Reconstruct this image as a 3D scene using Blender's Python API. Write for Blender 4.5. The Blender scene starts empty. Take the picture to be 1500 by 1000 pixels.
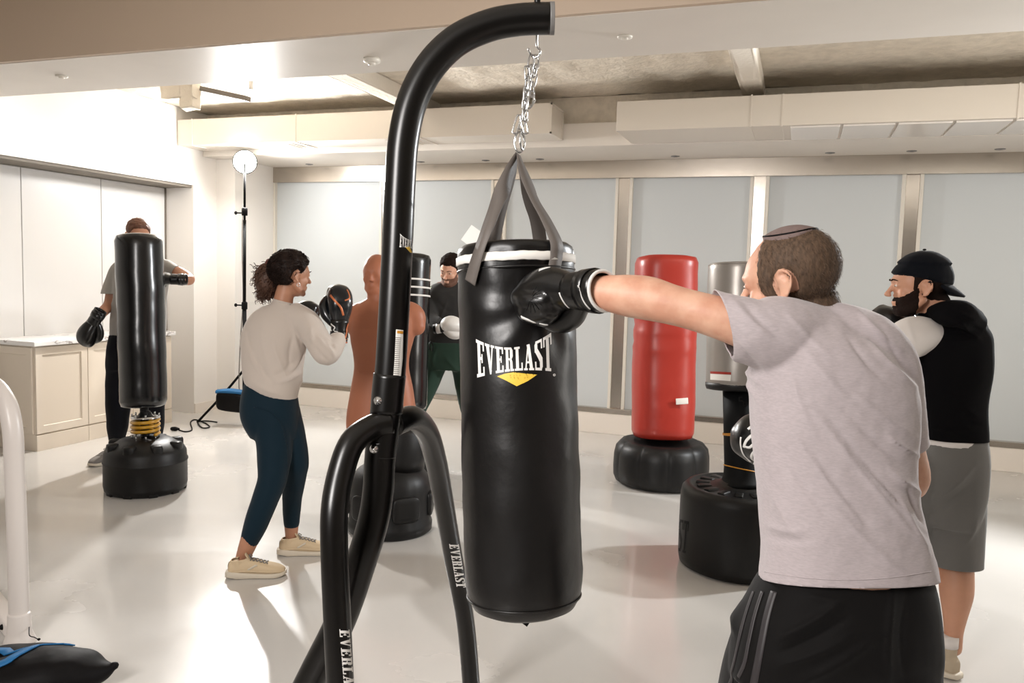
import bpy, bmesh, math, random
import numpy as np
from mathutils import Vector, Matrix, noise
from mathutils.bvhtree import BVHTree
random.seed(7)
C = bpy.context.scene.collection
PI = math.pi
# ------------------------------------------------------------------ camera maths (used to measure real positions)
F = 1180.0; CAMH = 1.55
YAW, PITCH, ROLL = math.radians(19.6), math.radians(4.75), math.radians(1.64)
FW = Vector((-math.sin(YAW)*math.cos(PITCH), math.cos(YAW)*math.cos(PITCH), -math.sin(PITCH)))
_r = FW.cross(Vector((0,0,1))).normalized(); _u = _r.cross(FW)
RT = _r*math.cos(ROLL)+_u*math.sin(ROLL); UP = -_r*math.sin(ROLL)+_u*math.cos(ROLL)
CP = Vector((0,0,CAMH))
def W(px, py, d):
    """world point seen at photo pixel px,py at distance d along the view axis"""
    return CP + (FW + RT*((px-750)/F) + UP*((500-py)/F))*d
def projn(co):
    v = co-np.array(CP); t = v@np.array(FW)
    return 750+F*(v@np.array(RT))/t, 500-F*(v@np.array(UP))/t
Z3 = Vector((0,0,1))
HR = Vector((math.cos(YAW), math.sin(YAW), 0))      # level, to the viewer's right
HA = Vector((-math.sin(YAW), math.cos(YAW), 0))     # level, away from the viewer
# ------------------------------------------------------------------ materials
def s2l(c):
    return tuple(((x/255)/12.92 if x/255 <= .04045 else ((x/255+.055)/1.055)**2.4) for x in c)+(1,)
def mat(name, rgb, rough=.5, metal=0, spec=.5, bump=0, bscale=50, bdist=.002, var=0, vscale=8, rgb2=None, coat=0, coatr=.1,
        sheen=0, stretch=None, detail=4, emit=None, estr=0, sss=0, rvar=0):
    m = bpy.data.materials.new(name); m.use_nodes = True; nt = m.node_tree; N = nt.nodes; L = nt.links
    b = N['Principled BSDF']; col = s2l(rgb)
    b.inputs['Base Color'].default_value = col; b.inputs['Roughness'].default_value = rough
    b.inputs['Metallic'].default_value = metal; b.inputs['Specular IOR Level'].default_value = spec
    b.inputs['Coat Weight'].default_value = coat; b.inputs['Coat Roughness'].default_value = coatr
    b.inputs['Sheen Weight'].default_value = sheen; b.inputs['Subsurface Weight'].default_value = sss
    if sss: b.inputs['Subsurface Radius'].default_value = (.012,.004,.002); b.inputs['Subsurface Scale'].default_value = .6
    if emit: b.inputs['Emission Color'].default_value = s2l(emit); b.inputs['Emission Strength'].default_value = estr
    tc = N.new('ShaderNodeTexCoord'); mp = N.new('ShaderNodeMapping'); L.new(tc.outputs['Object'], mp.inputs['Vector'])
    if stretch: mp.inputs['Scale'].default_value = stretch
    if var or rgb2:
        n = N.new('ShaderNodeTexNoise'); n.inputs['Scale'].default_value = vscale; n.inputs['Detail'].default_value = detail
        L.new(mp.outputs[0], n.inputs['Vector'])
        mx = N.new('ShaderNodeMix'); mx.data_type = 'RGBA'
        c2 = s2l(rgb2) if rgb2 else tuple(x*(1-var) for x in col[:3])+(1,)
        mr = N.new('ShaderNodeMapRange'); mr.inputs[1].default_value = .35; mr.inputs[2].default_value = .65
        L.new(n.outputs['Fac'], mr.inputs[0]); L.new(mr.outputs[0], mx.inputs[0])
        mx.inputs[6].default_value = col; mx.inputs[7].default_value = c2
        L.new(mx.outputs[2], b.inputs['Base Color'])
        if rvar:
            m2 = N.new('ShaderNodeMapRange'); m2.inputs[1].default_value = .3; m2.inputs[2].default_value = .7
            m2.inputs[3].default_value = rough; m2.inputs[4].default_value = rough+rvar
            L.new(n.outputs['Fac'], m2.inputs[0]); L.new(m2.outputs[0], b.inputs['Roughness'])
    if bump:
        n = N.new('ShaderNodeTexNoise'); n.inputs['Scale'].default_value = bscale; n.inputs['Detail'].default_value = detail
        L.new(mp.outputs[0], n.inputs['Vector'])
        bp = N.new('ShaderNodeBump'); bp.inputs['Strength'].default_value = bump; bp.inputs['Distance'].default_value = bdist
        L.new(n.outputs['Fac'], bp.inputs['Height']); L.new(bp.outputs[0], b.inputs['Normal'])
    return m
# ------------------------------------------------------------------ objects
OFF = {}
def finish(name, me, m, parent=None, smooth=True):
    off = OFF.get(parent, Vector((0,0,0))) if parent else Vector((0,0,0))
    if off.length: me.transform(Matrix.Translation(-off))
    if m is not None:
        me.materials.clear()
        for x in (m if isinstance(m, (list,tuple)) else [m]): me.materials.append(x)
    if smooth:
        me.polygons.foreach_set('use_smooth', [True]*len(me.polygons))
    o = bpy.data.objects.new(name, me); C.objects.link(o)
    if parent: o.parent = parent; OFF[o] = off
    else: OFF[o] = Vector((0,0,0))
    me.update(); return o
def obj(name, bm, m, parent=None, smooth=True, recalc=True):
    if recalc: bmesh.ops.recalc_face_normals(bm, faces=bm.faces)
    me = bpy.data.meshes.new(name); bm.to_mesh(me); bm.free()
    return finish(name, me, m, parent, smooth)
def thing(name, label, cat, loc, group=None):
    o = bpy.data.objects.new(name, None); C.objects.link(o); o.empty_display_size = .1
    o.location = loc; OFF[o] = Vector(loc); tag(o, label, cat, group); return o
def tag(o, label, cat, group=None):
    o['label'] = label; o['category'] = cat
    if group: o['group'] = group
    return o
def rebase(o):
    """put the origin of a one-mesh thing at its own middle"""
    me = o.data; n = len(me.vertices); a = np.empty(n*3); me.vertices.foreach_get('co', a); a = a.reshape(-1,3)
    c = Vector((a.min(0)+a.max(0))/2); me.transform(Matrix.Translation(-c)); o.location = c; return o
def struct(name, bm, m, smooth=False):
    o = obj(name, bm, m, None, smooth); o['kind'] = 'structure'; return o
def solo(name, bm, m, label, cat, group=None, smooth=True):
    return rebase(tag(obj(name, bm, m, None, smooth), label, cat, group))
BM = bmesh.new
def box(bm, x0,x1,y0,y1,z0,z1, bev=0, M=None):
    r = bmesh.ops.create_cube(bm, size=1)['verts']
    for v in r: v.co = Vector(((x0+x1)/2+v.co.x*(x1-x0), (y0+y1)/2+v.co.y*(y1-y0), (z0+z1)/2+v.co.z*(z1-z0)))
    if bev:
        es = list({e for v in r for e in v.link_edges})
        r = bmesh.ops.bevel(bm, geom=es, offset=bev, segments=2, profile=.6, affect='EDGES')['verts']
    if M is not None: bmesh.ops.transform(bm, matrix=M, verts=list({v for v in r if v.is_valid}))
    return bm
def spow(x, p): return math.copysign(abs(x)**p, x)
def rings_to_mesh(bm, rings, caps=True, close=False):
    """rings: list of equal-length lists of points"""
    vs = [[bm.verts.new(p) for p in r] for r in rings]; n = len(vs[0])
    for i in range(len(vs)-1+(1 if close else 0)):
        a, b = vs[i], vs[(i+1)%len(vs)]
        for j in range(n):
            bm.faces.new((a[j], a[(j+1)%n], b[(j+1)%n], b[j]))
    if caps and not close:
        bm.faces.new(vs[0][::-1]); bm.faces.new(vs[-1])
    return vs
def ring(c, u, v, n=28, pw=2.0):
    e = 2/pw
    return [c+u*spow(math.cos(2*PI*k/n), e)+v*spow(math.sin(2*PI*k/n), e) for k in range(n)]
def crom(P, t):
    n = len(P); i = min(int(t), n-2); f = t-i
    a = P[max(i-1,0)]; b = P[i]; c = P[i+1]; d = P[min(i+2,n-1)]
    return (b*2 + (c-a)*f + (a*2-b*5+c*4-d)*f*f + (b*3-a-c*3+d)*f*f*f)*.5
def loft(bm, secs, sub=5, n=32, pw=2.2):
    """secs: (centre, u, v); smooth interpolation between the given cross-sections"""
    cs = [s[0] for s in secs]; us = [s[1] for s in secs]; vs = [s[2] for s in secs]
    R = []
    for k in range((len(secs)-1)*sub+1):
        t = k/sub
        R.append(ring(crom(cs,t), crom(us,t), crom(vs,t), n, pw))
    return rings_to_mesh(bm, R)
def frames(P, up=None):
    T = []
    for i in range(len(P)):
        t = P[min(i+1,len(P)-1)]-P[max(i-1,0)]; T.append(t.normalized() if t.length > 1e-9 else Vector((0,0,1)))
    u = up if up is not None else (Vector((0,0,1)) if abs(T[0].z) < .9 else Vector((1,0,0)))
    out = []; 
    for t in T:
        u = (u - t*u.dot(t)); u = u.normalized() if u.length > 1e-6 else t.orthogonal().normalized()
        out.append((t, u, t.cross(u)))
    return out
def limb(bm, pts, rads, n=18, sub=5, flat=1.0, up=None, ends=True, caps=True):
    """tapered tube through pts; flat scales the radius along the up direction"""
    P = [Vector(p) for p in pts]; k = (len(P)-1)*sub
    R_ = [Vector((r,0,0)) for r in rads]
    Q = [crom(P, i/sub) for i in range(k+1)]; rr = [max(crom(R_, i/sub).x, .0004) for i in range(k+1)]
    fr = frames(Q, up); rings = []
    def rg(c, r, f): return [c+(f[1]*math.cos(2*PI*j/n)*flat+f[2]*math.sin(2*PI*j/n))*r for j in range(n)]
    if ends:
        for a in (80, 60, 40, 20):
            a = math.radians(a); rings.append(rg(Q[0]-fr[0][0]*rr[0]*math.sin(a)*min(flat,1), rr[0]*math.cos(a), fr[0]))
    for q, r, f in zip(Q, rr, fr): rings.append(rg(q, r, f))
    if ends:
        for a in (20, 40, 60, 80):
            a = math.radians(a); rings.append(rg(Q[-1]+fr[-1][0]*rr[-1]*math.sin(a)*min(flat,1), rr[-1]*math.cos(a), fr[-1]))
    return rings_to_mesh(bm, rings, caps)
def tube(bm, pts, r, n=12, sub=6, closed=False, ends=False):
    P = [Vector(p) for p in pts]
    if closed:
        m = len(P); Q = []
        for i in range(m):
            a,b,c,d = P[i-1],P[i],P[(i+1)%m],P[(i+2)%m]
            for s in range(sub):
                f = s/sub; Q.append((b*2+(c-a)*f+(a*2-b*5+c*4-d)*f*f+(b*3-a-c*3+d)*f*f*f)*.5)
        k = len(Q); T = [(Q[(i+1)%k]-Q[i-1]).normalized() for i in range(k)]
        nrm = Vector((0,0,0))
        for i in range(k): nrm += Q[i].cross(Q[(i+1)%k])
        c0 = sum(Q, Vector())/k; nrm = Vector((0,0,0))
        for i in range(k): nrm += (Q[i]-c0).cross(Q[(i+1)%k]-c0)
        nrm.normalize()
        rings = [[q+(nrm*math.cos(2*PI*j/n)+t.cross(nrm).normalized()*math.sin(2*PI*j/n))*r for j in range(n)] for q,t in zip(Q,T)]
        return rings_to_mesh(bm, rings, close=True)
    return limb(bm, P, [r]*len(P), n, sub, ends=ends)
def ell(bm, c, rx, ry, rz, M=None, seg=20):
    r = bmesh.ops.create_uvsphere(bm, u_segments=seg, v_segments=seg//2+2, radius=1)['verts']
    for v in r:
        p = Vector((v.co.x*rx, v.co.y*ry, v.co.z*rz)); v.co = (M@p if M is not None else p)+Vector(c)
    return r
def lathe(bm, prof, c=(0,0,0), n=48, axis=None, xf=None, wob=None):
    """prof: (r,z) list, closed with caps when r>0"""
    c = Vector(c); rings = []
    for r, z in prof:
        rg = []
        for k in range(n):
            a = 2*PI*k/n; rr = max(r,.0005)*(1 if wob is None else wob(a,z))
            rg.append(c+Vector((rr*math.cos(a), rr*math.sin(a), z)))
        rings.append(rg)
    vs = rings_to_mesh(bm, rings)
    if xf is not None: bmesh.ops.transform(bm, matrix=xf, verts=[v for r in vs for v in r])
    return vs
def evalmesh(o):
    dg = bpy.context.evaluated_depsgraph_get(); dg.update()
    me = bpy.data.meshes.new_from_object(o.evaluated_get(dg)); return me
def fuse(bm, voxel, smooth=4, factor=.5):
    """join overlapping closed shapes into one continuous skin"""
    bmesh.ops.recalc_face_normals(bm, faces=bm.faces)
    me = bpy.data.meshes.new('tmp'); bm.to_mesh(me); bm.free()
    o = bpy.data.objects.new('tmp', me); C.objects.link(o)
    r = o.modifiers.new('r','REMESH'); r.mode = 'VOXEL'; r.voxel_size = voxel; r.use_smooth_shade = True
    if smooth:
        s = o.modifiers.new('s','SMOOTH'); s.iterations = smooth; s.factor = factor
    out = evalmesh(o); bpy.data.objects.remove(o); bpy.data.meshes.remove(me); return out
def getco(me):
    n = len(me.vertices); a = np.empty(n*3); me.vertices.foreach_get('co', a); b = np.empty(n*3); me.vertices.foreach_get('normal', b)
    return a.reshape(-1,3), b.reshape(-1,3)
def setco(me, co): me.vertices.foreach_set('co', co.ravel()); me.update()
def roughen(me, amp, freq, stretch=(1,1,1), seed=0):
    co, nm = getco(me); d = np.array([noise.noise(Vector((p[0]*stretch[0]*freq+seed, p[1]*stretch[1]*freq, p[2]*stretch[2]*freq))) for p in co])
    setco(me, co+nm*(d*amp)[:,None])
def creases(me, segs, facing=True):
    """cloth folds: ridges (amp>0) or valleys (amp<0) along short lines; segs (x0,y0,x1,y1,amp,width) measured on the photo"""
    co, nm = getco(me); px, py = projn(co); v = co-np.array(CP); front = (np.einsum('ij,ij->i', nm, v) < 0).astype(float) if facing else 1
    d = np.zeros(len(co))
    for (x0,y0,x1,y1,A,w) in segs:
        ex, ey = x1-x0, y1-y0; L2 = ex*ex+ey*ey; t = ((px-x0)*ex+(py-y0)*ey)/L2; tc = np.clip(t,0,1)
        bow = np.sin(tc*PI)*w*.6
        dist = np.hypot(px-(x0+ex*tc)+ey/math.sqrt(L2)*bow, py-(y0+ey*tc)-ex/math.sqrt(L2)*bow)
        d += A*np.exp(-np.sqrt((dist/w)**2+.04)*1.5+.3)*(np.sin(np.clip(tc,.04,.96)*PI)**.6)
    setco(me, co+nm*(d*front)[:,None])
def cut(me, p, n, rad, thick=.003):
    """open a sleeve, neck or hem: remove what lies beyond the plane p,n within rad of p"""
    bm = BM(); bm.from_mesh(me)
    fs = [f for f in bm.faces if (f.calc_center_median()-p).length < rad]
    geom = list(fs)+list({e for f in fs for e in f.edges})+list({v for f in fs for v in f.verts})
    bmesh.ops.bisect_plane(bm, geom=geom, plane_co=p, plane_no=n, dist=1e-5)
    kill = [f for f in bm.faces if (f.calc_center_median()-p).length < rad+.01 and (f.calc_center_median()-p).dot(n) > 1e-4]
    bmesh.ops.delete(bm, geom=kill, context='FACES')
    bm.to_mesh(me); bm.free(); me.update()
def thicken(o, t, off=-1):
    s = o.modifiers.new('s','SOLIDIFY'); s.thickness = t; s.offset = off; s.use_rim = True; return o
def bvh(o_or_me):
    me = o_or_me.data if hasattr(o_or_me,'data') else o_or_me
    off = OFF.get(o_or_me, Vector((0,0,0))) if hasattr(o_or_me,'data') else Vector((0,0,0))
    return BVHTree.FromPolygons([v.co+off for v in me.vertices], [p.vertices[:] for p in me.polygons])
def ribbon(bm, tree, pts, w, lift=.0015, sub=6, th=.002, wend=None):
    """flat strip lying on a surface, following points projected on to it"""
    P = [Vector(p) for p in pts]; n = (len(P)-1)*sub; S = []
    for i in range(n+1):
        q = crom(P, i/sub); h = tree.find_nearest(q)
        if h[0] is None: continue
        S.append((h[0], h[1]))
    rings = []
    for i,(p,nn) in enumerate(S):
        t = (S[min(i+1,len(S)-1)][0]-S[max(i-1,0)][0])
        if t.length < 1e-7: continue
        t.normalize(); nn = sum((S[min(max(i+k,0),len(S)-1)][1] for k in (-2,-1,0,1,2)), Vector()).normalized()
        s = t.cross(nn).normalized(); ww = (w if wend is None else w+(wend-w)*i/max(len(S)-1,1))/2
        rr = []
        for a in (-1,0,1):
            q = p+s*ww*a; hh = tree.find_nearest(q); q2 = hh[0] if hh[0] is not None and (hh[0]-q).length < ww*1.5 else q
            rr.append(q2+nn*(lift+th))
        rr2 = [x-nn*(th+lift*.5) for x in rr[::-1]]
        rings.append(rr+rr2)
    if len(rings) > 1: rings_to_mesh(bm, rings)
def decal(bm, tree, polys, org, u, v, ray, cell=.004, lift=.0008):
    """polys drawn in u,v units, thrown along ray on to the surface of tree as thin printed shapes"""
    for poly in polys:
        b = BM(); vs = [b.verts.new((p[0],p[1],0)) for p in poly]
        try: b.faces.new(vs)
        except ValueError: b.free(); continue
        bmesh.ops.triangulate(b, faces=b.faces)
        sc = (u.length+v.length)/2
        for _ in range(5):
            es = [e for e in b.edges if e.calc_length()*sc > cell]
            if not es: break
            bmesh.ops.subdivide_edges(b, edges=es, cuts=1); bmesh.ops.triangulate(b, faces=b.faces)
        mp = {}
        for x in b.verts:
            p = org+u*x.co.x+v*x.co.y; h = tree.ray_cast(p-ray*.3, ray)
            if h[0] is None: continue
            mp[x] = bm.verts.new(h[0]-ray*lift)
        for f in b.faces:
            if all(x in mp for x in f.verts):
                bm.faces.new([mp[x] for x in f.verts])
        b.free()
def rc(x0,y0,x1,y1): return [(x0,y0),(x1,y0),(x1,y1),(x0,y1)]
GL = {  # condensed slab letters, 1 high
 'E': (.5,[rc(0,0,.48,.09),rc(0,.91,.48,1),rc(.08,.05,.25,.95),rc(.2,.47,.36,.55),rc(.4,.05,.48,.27),rc(.4,.73,.48,.95),rc(.31,.38,.38,.64)]),
 'V': (.56,[[(.06,.97),(.24,.97),(.37,.12),(.33,0),(.26,0)],[(.4,.97),(.48,.97),(.34,0),(.29,0)],rc(0,.92,.29,1),rc(.35,.92,.56,1)]),
 'R': (.55,[rc(0,0,.3,.09),rc(.08,.05,.24,.95),rc(0,.91,.36,1),[(.33,.91),(.44,.97),(.5,.88),(.5,.62),(.44,.52),(.33,.56)],[(.3,1),(.42,1),(.46,.94),(.34,.9)],rc(.2,.47,.42,.55),[(.28,.5),(.42,.53),(.47,.4),(.48,.09),(.33,.09),(.33,.4)],rc(.33,0,.55,.09)]),
 'L': (.5,[rc(0,0,.48,.09),rc(0,.91,.33,1),rc(.08,.05,.25,.95),rc(.4,.05,.48,.32)]),
 'A': (.6,[[(.2,1),(.38,1),(.54,.05),(.36,.05)],[(.07,.05),(.15,.05),(.29,.9),(.24,.97)],rc(.14,.27,.42,.35),rc(0,0,.22,.08),rc(.3,0,.6,.08)]),
 'S': (.5,[rc(.08,.91,.42,1),[(.02,.62),(.02,.88),(.1,.98),(.19,.95),(.19,.68)],[(.02,.66),(.19,.74),(.48,.4),(.48,.3),(.31,.28)],[(.31,.36),(.31,.05),(.4,.02),(.48,.12),(.48,.38)],rc(.08,0,.42,.09),rc(.4,.7,.48,1),rc(.02,0,.1,.3)]),
 'T': (.52,[rc(.17,.05,.35,.95),rc(0,.91,.52,1),rc(0,.7,.08,.95),rc(.44,.7,.52,.95),rc(.08,0,.44,.08)]),
}
def word(txt, arch=True, gap=.05):
    """letters as polygons from x 0..1 (whole word), y about 0..1; the middle letters are lower, ends taller"""
    out = []; x = 0; tot = sum(GL[c][0]+gap for c in txt)-gap
    for c in txt:
        w, ps = GL[c]
        for p in ps:
            q = []
            m = len(p)
            for i in range(m):
                a, b = p[i], p[(i+1)%m]
                for s in range(3): q.append((a[0]+(b[0]-a[0])*s/3, a[1]+(b[1]-a[1])*s/3))
            o = []
            for (a, y) in q:
                X = (x+a)/tot; k = (2*X-1)
                if arch:
                    lo = .1*(1-k*k); hi = 1-.3*(1-k*k)
                    Y = lo+(hi-lo)*y
                else: Y = y
                o.append((X, Y))
            out.append(o)
        x += w+gap
    return out
# ------------------------------------------------------------------ bodies, clothes, gloves, shoes
def hframe(fw, up):
    fw = Vector(fw).normalized(); r = fw.cross(Vector(up)).normalized(); u = r.cross(fw).normalized()
    return Matrix((r, fw, u)).transposed()      # columns: right, forward, up
def head_parts(bm, c, M, s=1.0, bald=False):
    def P(x,y,z): return c+M@(Vector((x,y,z))*s)
    def E(x,y,z,a,b,d,rot=None):
        ell(bm, P(x,y,z), a*s,b*s,d*s, (M@rot if rot else M), 24)
    E(0,-.014,.036,.076,.098,.086); E(0,.02,.02,.07,.078,.08); E(0,.030,-.028,.063,.058,.078)
    E(0,.032,-.072,.050,.050,.044); E(0,.068,-.096,.022,.018,.018)
    for k in (-1,1):
        limb(bm, [P(0,.094,.019),P(.02*k,.093,.023),P(.042*k,.078,.018)], [.008*s,.009*s,.007*s], 10)
        E(.036*k,.060,-.028,.025,.022,.024); E(.009*k,.107,-.036,.0085,.010,.008)
        limb(bm, [P(.05*k,-.005,-.05),P(.045*k,.03,-.082),P(.02*k,.062,-.098)], [.018*s,.018*s,.017*s], 12)
        # ear: thin shell, rim and lobe
        e = 1.0
        E(.076*k,-.010,-.008,.006,.016,.028, Matrix.Rotation(.35*k,3,'Z'))
        limb(bm, [P(.078*k,.006,.012),P(.084*k,-.004,.026),P(.089*k,-.022,.022),P(.089*k,-.030,.002),P(.084*k,-.020,-.022),P(.078*k,-.006,-.034),P(.076*k,.002,-.034)],
             [.0035*s,.0045*s,.0048*s,.0045*s,.0045*s,.006*s,.004*s], 10)
        limb(bm, [P(.078*k,.004,.004),P(.082*k,-.008,.006),P(.083*k,-.014,-.008)], [.003*s,.004*s,.003*s], 8)
        E(.033*k,.084,.003,.014,.008,.0075)          # closed-in lids round the eye
    limb(bm, [P(0,.092,.012),P(0,.102,-.010),P(0,.116,-.032)], [.008*s,.0085*s,.010*s], 12)
    E(0,.085,-.062,.022,.012,.006); E(0,.083,-.073,.020,.012,.0065); E(0,.076,-.068,.026,.014,.022)
def eyes(parent, c, M, s, iris=(80,55,35)):
    for k in (-1,1):
        bm = BM(); p = c+M@(Vector((.032*k,.0845,.003))*s); ell(bm, p, .0115*s,.0095*s,.0052*s, M, 16)
        e = obj('eye', bm, M_['eyewhite'], parent); e['label'] = 'white of the eye'
        bm = BM(); ell(bm, c+M@(Vector((.032*k,.0925,.003))*s), .0046*s,.0028*s,.0046*s, M, 12); i = obj('iris', bm, mat('iris', iris, .2), e); i['label'] = 'dark iris'
def grab(me_tree_mesh, cond, th, jitter=0, freq=60):
    """a shell over part of a mesh: cond(co)->bool array, th(co)->thickness array; used for hair, beards, caps"""
    me = me_tree_mesh; co, nm = getco(me); keep = cond(co); T = th(co)
    bm = BM(); bm.from_mesh(me); bm.verts.ensure_lookup_table()
    dead = [f for f in bm.faces if not all(keep[v.index] for v in f.verts)]
    for v in bm.verts:
        t = T[v.index]
        if jitter and t > 0: t += jitter*noise.noise(v.co*freq)+jitter*.5*noise.noise(v.co*freq*2.3)
        v.co = v.co+Vector(nm[v.index])*t
    bmesh.ops.delete(bm, geom=dead, context='FACES')
    loose = [v for v in bm.verts if not v.link_faces]; bmesh.ops.delete(bm, geom=loose, context='VERTS')
    return bm
def loc(co, c, M, s=1): return (co-np.array(c))@np.array(M)/s
def shirt_rings(rows):
    """rows: xL, xR, y, depth, half thickness (m), twist (rad) -> cross-sections across the body"""
    out = []
    for r in rows:
        xl,xr,y,d,hd = r[:5]; tw = r[5] if len(r) > 5 else 0; tilt = r[6] if len(r) > 6 else 0
        a, b = W(xl,y-tilt,d), W(xr,y+tilt,d); c = (a+b)/2; u = (b-a)/2; hw = u.length
        if tw:
            q = Matrix.Rotation(tw, 3, 'Z'); u = q@u
            u = u/max(math.cos(tw),.5)
        v = u.cross(Z3).normalized()*(-hd)
        v = Vector((v.x,v.y,0)).normalized()*hd if (v.x or v.y) else HA*hd
        out.append((c,u,v))
    return out
def scaled(rings, k, kz=1): return [(c,u*k,v*k) for c,u,v in rings]
def strands(name, parent, roots, dirs, L, w, m, seed=1, curl=0):
    """short hairs as thin tapering blades"""
    rnd = random.Random(seed); bm = BM()
    for p, d in zip(roots, dirs):
        d = (Vector(d)+Vector((rnd.gauss(0,.25),rnd.gauss(0,.25),rnd.gauss(0,.25)))).normalized(); l = L*rnd.uniform(.6,1.2)
        s = d.orthogonal().normalized(); s = (Matrix.Rotation(rnd.uniform(0,6.28),3,d)@s)*w/2
        p = Vector(p); b = p+d*l*.5+Vector((0,0,-.06*l)); t = p+d*l+Vector((0,0,-.25*l))
        a = [bm.verts.new(x) for x in (p-s,p+s,b+s*.8,b-s*.8,t)]
        bm.faces.new(a[:4]); bm.faces.new((a[3],a[2],a[4]))
    return obj(name, bm, m, parent, recalc=False)
class Both:
    def __init__(s, *o): s.t = [bvh(x) for x in o]
    def ray_cast(s, a, b):
        h = [x for x in (t.ray_cast(a,b) for t in s.t) if x[0] is not None]
        return min(h, key=lambda x: x[3]) if h else (None,None,None,None)
    def find_nearest(s, p):
        h = [x for x in (t.find_nearest(p) for t in s.t) if x[0] is not None]
        return min(h, key=lambda x: x[3]) if h else (None,None,None,None)
def glove(parent, wrist, d, back, thumb, s=1.0, mitt=None, cuffm=None, trimm=None, label=None, ck=1.0):
    """boxing glove: d towards the knuckles, back = back of the hand, thumb = +1/-1 side"""
    d = Vector(d).normalized(); b = (Vector(back)-d*Vector(back).dot(d)).normalized(); x = d.cross(b)*thumb
    M = Matrix((x, d, b)).transposed(); Wp = Vector(wrist)
    def P(a,c_,e): return Wp+M@(Vector((a,c_,e))*s)
    X = lambda v: M@Vector(v)*s
    bm = BM()
    secs = [(.015,.040,.034,0),(.045,.048,.040,0),(.085,.060,.050,.002),(.125,.067,.058,.000),(.165,.068,.062,-.008),(.20,.062,.058,-.020),(.228,.045,.044,-.032),(.240,.020,.022,-.036)]
    loft(bm, [(P(0,y,z), X((a,0,0)), X((0,0,h))) for y,a,h,z in secs], 4, 28, 2.5)
    limb(bm, [P(0,.205,-.045),P(0,.165,-.068),P(0,.12,-.062)], [.040*s,.040*s,.032*s], 16, flat=1)
    limb(bm, [P(-.025,.2,-.045),P(-.025,.15,-.062),P(-.02,.11,-.05)], [.036*s,.034*s,.028*s], 14)
    limb(bm, [P(.028,.2,-.045),P(.028,.15,-.062),P(.02,.11,-.05)], [.036*s,.034*s,.028*s], 14)
    me = fuse(bm, .0055*s, 6)
    g = finish('boxing_glove', me, mitt, parent); 
    if label: g['label'] = label
    bm = BM(); limb(bm, [P(.035,.03,-.015),P(.066,.075,-.035),P(.074,.12,-.052),P(.058,.158,-.062)], [.024*s,.030*s,.029*s,.022*s], 18)
    th = finish('thumb', fuse(bm, .005*s, 3), mitt, g)
    # open cuff
    bm = BM(); prof = [(y_,r_*ck) for y_,r_ in ((-.075,.044),(-.06,.047),(-.03,.045),(0,.0445),(.03,.048/ck**.5),(.045,.052/ck))]
    outr = [ring(P(0,y,0), X((r,0,0)), X((0,0,r*.88)), 32) for y,r in prof]
    inn = [ring(P(0,y,0), X((r-.006,0,0)), X((0,0,(r-.006)*.88)), 32) for y,r in prof[::-1]]
    rings_to_mesh(bm, outr+inn, close=True); cf = obj('cuff', bm, cuffm or mitt, g)
    bm = BM(); tube(bm, ring(P(0,-.075,0), X((.0425*ck,0,0)), X((0,0,.0375*ck)), 16), .0048*s, 8, 2, closed=True)
    tr = obj('trim', bm, trimm or mitt, g)
    bm = BM()   # strap across the cuff
    rr = [ring(P(0,y,0), X((r*ck,0,0)), X((0,0,r*ck*.88)), 32) for y,r in ((-.05,.0475),(-.049,.0500),(-.012,.0480),(-.011,.0455))]
    rings_to_mesh(bm, rr, close=True); st_ = obj('strap', bm, mitt, g)
    return g, P, M, me, Both(cf, st_)
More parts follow.
